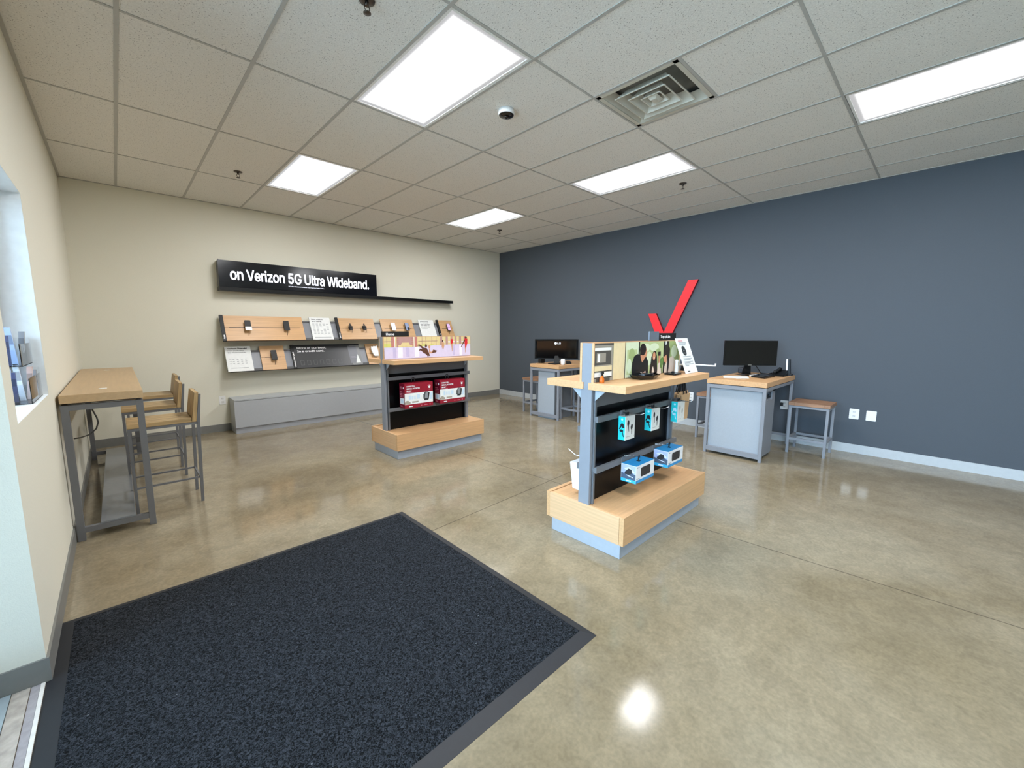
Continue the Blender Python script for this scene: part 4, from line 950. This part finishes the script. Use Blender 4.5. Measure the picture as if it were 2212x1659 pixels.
# ================================================================== DESKS, STOOLS, MONITORS
def desk(dy, cab, label, slot):
    x0, x1, y0, y1 = 4.695, 5.835, -4.912+dy, -5.516+dy
    t = thing('consult_desk', ((x0+x1)/2, (y0+y1)/2, 0), label, 'desk', 'small oak topped service desks')
    MB().box(x0, x1, y0, y1, .804, .858).build('desktop', OAKX, t, bevel=.002)
    L = .030
    for xx in (x0+.002, x1-L-.03):
        for yy in (y1+.002, y0-L-.002):
            MB().box(xx, xx+L, yy, yy+L, 0, .798).build('leg', GREY, t, bevel=.001)
        MB().box(xx+.002, xx+L-.002, y1+L, y0-L, .757, .798).build('top_rail', GREY, t)
        if xx < 5: MB().box(xx+.002, xx+L-.002, y1+L, y0-L, .030, .080).build('bottom_rail', GREY, t)
        else: MB().box(xx+.002, xx+L-.002, y1+L, y0-L, .100, .130).build('bottom_rail', GREY, t)
    for yy in (y1+.004, y0-L): MB().box(x0+L, x1-L-.03, yy, yy+L-.004, .764, .798).build('side_rail', GREY, t)
    ca, cb, cz = cab
    cx0, cx1 = x0+.040, 5.155
    MB().box(cx0, cx0+.016, ca, cb, cz, .75).build('cabinet_end_panel', PANEL, t, bevel=.001)
    b = MB()
    if slot:
        b.box(cx0+.016, cx1, ca, ca-.016, cz, .75).box(cx0+.016, cx1, cb, cb+.016, cz, .645).box(cx1-.10, cx1, cb, cb+.016, .645, .75).box(cx0+.016, cx1, cb, cb+.016, .735, .75)
        b.box(cx0+.016, cx1, ca-.016, cb+.016, .645, .658).box(cx1-.014, cx1, ca-.016, cb+.016, cz, .75).box(cx0+.016, cx1, ca-.016, cb+.016, .738, .75).box(cx0+.016, cx1, ca-.016, cb+.016, cz, cz+.016)
        b.build('cabinet_body', GREY, t)
        MB().box(cx0+.05, cx1-.13, cb+.03, cb+.24, .660, .70).build('router', BLACKS, t)
        MB().box(cx0+.12, cx0+.14, cb+.024, cb+.030, .672, .688).box(cx0+.16, cx0+.17, cb+.024, cb+.030, .672, .688).build('router_lamp', CHROME, t)
    else:
        b.box(cx0+.016, cx1, ca, cb, cz, .75); b.build('cabinet_body', GREYD, t)
    return t
desk(0, (-4.946, -5.482, .030), 'nearer oak topped desk with a large light grey end panel, carrying the black faced monitor', True)
desk(2.80, (-2.262, -2.602, .0), 'farther oak topped desk with a narrow grey cabinet, carrying the monitor seen from behind', False)

def low_stool(x0, y0):
    w, d = .372, .385
    t = thing('low_stool', (x0+w/2, y0-d/2, 0), 'square wooden topped stool standing clear beside the right end of the nearer desk', 'stool', 'square stools around the two desks')
    b = MB()
    for k in range(5):
        if k == 4: b.box(x0, x0+w, y0-d, y0-d+.055, .556, .592)
        elif k == 0: b.box(x0, x0+w, y0-.055, y0, .556, .592)
    for k in range(4): b.box(x0+k*w/4+.0005, x0+(k+1)*w/4-.0005, y0-d+.0555, y0-.0555, .556, .592)
    b.build('seat', PINE, t, bevel=.0015)
    L = .026
    for xx in (x0+.006, x0+w-L-.006):
        for yy in (y0-d+.006, y0-L-.006): MB().box(xx, xx+L, yy, yy+L, 0, .553).build('leg', GREY, t, bevel=.001)
        MB().box(xx+.002, xx+L-.002, y0-d+L, y0-L, .530, .554).build('seat_rail', GREY, t)
        MB().box(xx+.002, xx+L-.002, y0-d+L+.006, y0-L-.006, .155, .182).build('stretcher', GREY, t)
    for yy in (y0-d+.006, y0-L-.006):
        MB().box(x0+L, x0+w-L, yy+.002, yy+L-.002, .530, .554).build('seat_rail', GREY, t)
        MB().box(x0+L+.006, x0+w-L-.006, yy+.002, yy+L-.002, .155, .182).build('stretcher', GREY, t)
    return t
_ls = low_stool(5.375, -5.572)
copy_tree(_ls, (5.282-5.375, -4.565+5.572, 0), 'square stool half hidden at the left end of the nearer desk, beside the paper bags')
copy_tree(_ls, (4.832-5.375, -1.800+5.572, 0), 'square stool at the left end of the farther desk, nearest the room corner')
copy_tree(_ls, (4.845-5.375, -2.612+5.572, 0), 'square stool at the right end of the farther desk, mostly hidden by the gondola')

def monitor(c, ang, w, h, front, label, zb):
    """c: centre of the panel; ang: heading of the screen side"""
    n = Vector((math.cos(ang), math.sin(ang), 0)); u = Vector((0, 0, 1)).cross(n)
    F = Fr(c, u, (0, 0, 1))
    t = thing('monitor', (c[0], c[1], zb), label, 'monitor')
    MB().prism(F, rrect(-w/2, -h/2, w/2, h/2, .006), -.022, 0).build('bezel', BLACKS, t)
    MB().prism(F, rect(-w/2+.008, -h/2+.014, w/2-.008, h/2-.008), .0002, .0008).build('screen', mat('switched_off_screen', (4, 4, 5), rough=.18, spec=.4), t)
    if front:
        MB().prism(F, rect(-.02, -h/2+.003, .02, -h/2+.010), .0002, .0008).build('brand_mark', mat('dim_silver', (140, 138, 130)), t)
    # bulging back shell
    k = MB(); a, b = w/2-.01, h/2-.012; a2, b2 = w/2-.035, h/2-.030
    o = [F.at(-a, -b, -.022), F.at(a, -b, -.022), F.at(a, b, -.022), F.at(-a, b, -.022)]; i = [F.at(-a2, -b2-.01, -.050), F.at(a2, -b2-.01, -.050), F.at(a2, b2, -.046), F.at(-a2, b2, -.046)]
    for q in range(4):
        r = (q+1) % 4; k.face([o[r], o[q], i[q], i[r]])
    k.face([i[3], i[2], i[1], i[0]]); k.build('back_shell', BLACKG, t, bevel=.006)
    # stand
    s = MB(); zt = c[2]-h/2+.05
    s.hexa([F.at(-.05, -(c[2]-zb)+.01, -.06), F.at(.05, -(c[2]-zb)+.01, -.06), F.at(.05, -(c[2]-zb)+.01, -.085), F.at(-.05, -(c[2]-zb)+.01, -.085), F.at(-.028, -h/2+.05, -.035), F.at(.028, -h/2+.05, -.035), F.at(.028, -h/2+.05, -.055), F.at(-.028, -h/2+.05, -.055)])
    s.build('stand_neck', BLACKS, t)
    MB().prism(Fr((c[0]-n.x*.05, c[1]-n.y*.05, zb), u, n), [(-.12, -.075), (.12, -.075), (.09, .075), (-.09, .075)], 0, .012).build('stand_base', BLACKG, t, bevel=.002)
    return t, F
ZD = .8585
monitor((5.39, -5.135, 1.128), math.atan2(-.70, -.715), .625, .300, True, 'black widescreen monitor facing the camera on the nearer desk', ZD)
mt, mF = monitor((4.97, -2.43, 1.097), math.atan2(.72, .69), .700, .315, False, 'glossy black monitor seen from behind with an LG logo on the farther desk', ZD)
BF = Fr(mF.at(0, 0, -.050), -mF.u, mF.v)
text('logo_letters', 'LG', BF.sub(.012, .075), .050, .030, LETW, mt, bold=.02, ext=0)
MB().prism(BF, ell(-.018, .090, .021, .021, 24), .0002, .001).build('logo_disc', LETW, mt)

def desk_items():
    z = ZD
    def flat(name, poly, h, m, label, cat, bev=.0, zz=z):
        o = MB(); c = (sum(p[0] for p in poly)/len(poly), sum(p[1] for p in poly)/len(poly)); o.prism(FT((0, 0, zz)), poly, 0, h); ob = o.build(name, m, loc=(c[0], c[1], zz), bevel=bev); tag(ob, label, cat); return ob
    flat('paper_sheet', [(4.86, -5.03), (5.02, -5.25), (5.26, -5.16), (5.10, -4.94)], .0008, PAPER, 'white sheet of paper on the nearer desk left of the monitor', 'paper')
    flat('name_card', [(4.865, -5.165), (4.89, -5.205), (4.915, -5.19), (4.89, -5.15)], .001, PAPER, 'left of two tiny white cards near the desk edge', 'card')
    flat('name_card', [(4.855, -5.215), (4.88, -5.255), (4.905, -5.24), (4.88, -5.20)], .001, PAPER, 'right of two tiny white cards near the desk edge', 'card')
    # tablet printer with paper
    t = thing('card_reader', (5.3, -5.33, z), 'flat black tablet like terminal on the nearer desk in front of the monitor', 'terminal')
    MB().prism(FT((0, 0, z)), [(5.19, -5.215), (5.125, -5.375), (5.44, -5.395), (5.50, -5.25)], 0, .022).build('terminal_body', BLACKS, t, bevel=.004)
    MB().prism(FT((0, 0, z+.0222)), [(5.22, -5.235), (5.165, -5.355), (5.40, -5.37), (5.45, -5.262)], 0, .001).build('terminal_screen', BLACKG, t)
    flat('receipt', [(5.30, -5.165), (5.275, -5.21), (5.44, -5.225), (5.47, -5.19)], .012, PAPER, 'small stack of white slips behind the black terminal', 'paper')
    t = thing('desk_phone', (5.60, -5.40, z), 'black desk telephone with a curled receiver on the nearer desk', 'telephone')
    MB().hexa([(5.50, -5.33, z), (5.52, -5.47, z), (5.72, -5.47, z), (5.70, -5.33, z), (5.52, -5.34, z+.02), (5.54, -5.46, z+.02), (5.71, -5.46, z+.07), (5.69, -5.34, z+.07)]).build('phone_base', BLACKS, t, bevel=.004)
    MB().tube([(5.53, -5.36, z+.035), (5.56, -5.365, z+.055), (5.62, -5.375, z+.06), (5.67, -5.385, z+.085), (5.70, -5.39, z+.08)], .016, 10).build('receiver', BLACK, t)
    t = thing('cordless_handset', (5.72, -5.47, z), 'upright silver and black cordless handset at the back corner of the nearer desk', 'telephone')
    MB().box(5.69, 5.76, -5.505, -5.435, z, z+.025).build('handset_cradle', BLACK, t, bevel=.004)
    MB().hexa([(5.70, -5.49, z+.02), (5.735, -5.49, z+.02), (5.735, -5.45, z+.02), (5.70, -5.45, z+.02), (5.71, -5.478, z+.20), (5.735, -5.478, z+.20), (5.735, -5.44, z+.20), (5.71, -5.44, z+.20)]).build('handset_body', BLACKS, t, bevel=.005)
    MB().hexa([(5.694, -5.462, z+.03), (5.70, -5.462, z+.03), (5.70, -5.446, z+.03), (5.694, -5.446, z+.03), (5.704, -5.452, z+.20), (5.71, -5.452, z+.20), (5.71, -5.438, z+.20), (5.704, -5.438, z+.20)]).build('handset_trim', CHROME, t)
    t = thing('barcode_scanner', (5.60, -5.0, z), 'small black box shaped device behind the monitor on the nearer desk', 'device')
    MB().box(5.56, 5.69, -5.05, -4.95, z, z+.075).build('device_body', mat('dark_device', (44, 48, 56), rough=.35), t, bevel=.012)
    cb = MB().tube([(5.50, -5.12, z+.17), (5.56, -5.16, z+.10), (5.60, -5.20, z+.02), (5.66, -5.27, z+.008), (5.62, -5.33, z+.010)], .005, 6).tube([(5.45, -5.17, z+.012), (5.52, -5.24, z+.018), (5.58, -5.29, z+.012), (5.66, -5.30, z+.02), (5.70, -5.33, z+.008)], .007, 6).build('cable_tangle', BLACK, loc=(5.5, -5.2, z))
    tag(cb, 'tangled black cords on the nearer desk right of the monitor stand', 'cord')
    # farther desk
    flat('keyboard', [(5.02, -2.60), (5.10, -2.64), (5.42, -2.36), (5.34, -2.32)], .018, BLACK, 'black keyboard in front of the monitor on the farther desk', 'keyboard', .002)
    flat('black_dock', [(4.80, -2.40), (4.81, -2.55), (4.93, -2.55), (4.93, -2.41)], .018, BLACKG, 'glossy black dock at the edge of the farther desk', 'dock', .004)
    t = thing('telephone', (4.90, -2.165, z), 'black telephone at the left end of the farther desk', 'telephone')
    MB().box(4.86, 4.96, -2.20, -2.13, z, z+.09).build('phone_body', BLACK, t, bevel=.01)
    t = thing('white_cup', (4.85, -2.675, z), 'small white rounded cup on the right end of the farther desk', 'cup')
    MB().lathe((4.86, -2.66, z), [(.024, 0), (.034, .02), (.036, .07), (.028, .095)], 20).build('cup_body', WHITE, t)
desk_items()

# ---------------------------------------------------------------- brochures on the window sill
def brochures():
    ac = clear('acrylic', tint=(.985, .99, .995))
    zs = 1.0165
    def hold(x0, y0, z, w, d, h, label):
        t = thing('brochure_holder', (x0, y0, z), label, 'brochure holder', 'clear acrylic brochure holders on the sill')
        b = MB(); b.box(x0, x0+w, y0, y0+.003, z, z+h).box(x0, x0+w, y0-d, y0-d+.003, z, z+h*.6).box(x0, x0+.003, y0-d, y0, z, z+h*.8).box(x0+w-.003, x0+w, y0-d, y0, z, z+h*.8).box(x0, x0+w, y0-d, y0, z, z+.003)
        b.build('acrylic_tray', ac, t); return t
    hold(-.570, -3.235, zs, .095, .40, .16, 'lower clear brochure tray standing on the window sill')
    hold(-.575, -3.235, zs+.185, .080, .36, .14, 'upper clear brochure tray behind the lower one at the window')
    st = thing('acrylic_riser', (-.57, -3.44, zs), 'clear riser block under the upper brochure tray on the sill', 'riser')
    MB().box(-.578, -.574, -3.235, -3.60, zs, zs+.185).box(-.578, -.500, -3.235, -3.24, zs+.165, zs+.185).build('riser_sheet', ac, st)
    P = {'white': (236, 240, 244), 'pale blue': (176, 194, 226), 'grey': (150, 150, 152), 'navy': (84, 88, 120), 'pink': (222, 192, 182)}
    rows = (('lower', zs+.004, ('pale blue', 'navy', 'white', 'pink', 'grey'), -.566, .018), ('upper', zs+.189, ('white', 'navy', 'pale blue', 'grey'), -.570, .016))
    for tray, z, cs, xa, st_ in rows:
        for k, nm in enumerate(cs):
            x0 = xa+k*st_; x1 = x0+.020; y = -3.60+k*.058; h = .15+.02*((k*2+1) % 3); d = .012*((k % 3)-1)
            o = thing('brochure', (x0, y, z), '%s brochure leaning in the %s clear tray on the window sill' % (nm, tray), 'brochure', 'brochures in the window trays')
            b = MB(); b.hexa([(x0, y-.012, z), (x1, y-.012, z), (x1, y, z), (x0, y, z), (x0-d, y-.012, z+h), (x1-d, y-.012, z+h), (x1-d, y+.01, z+h), (x0-d, y+.01, z+h)])
            c = P[nm]; b.hexa([(x0-d*.5, y-.0125, z+h*.55), (x1-d*.5, y-.0125, z+h*.55), (x1-d*.5, y-.012, z+h*.55), (x0-d*.5, y-.012, z+h*.55), (x0-d*.8, y-.0125, z+h*.8), (x1-d*.8, y-.0125, z+h*.8), (x1-d*.8, y-.012, z+h*.8), (x0-d*.8, y-.012, z+h*.8)], 1)
            b.build('cover', [mat('brochure_'+nm.replace(' ', '_'), c, rough=.4), mat('brochure_band_'+nm.replace(' ', '_'), tuple(int(q*.75) for q in c), rough=.4)], o)
brochures()
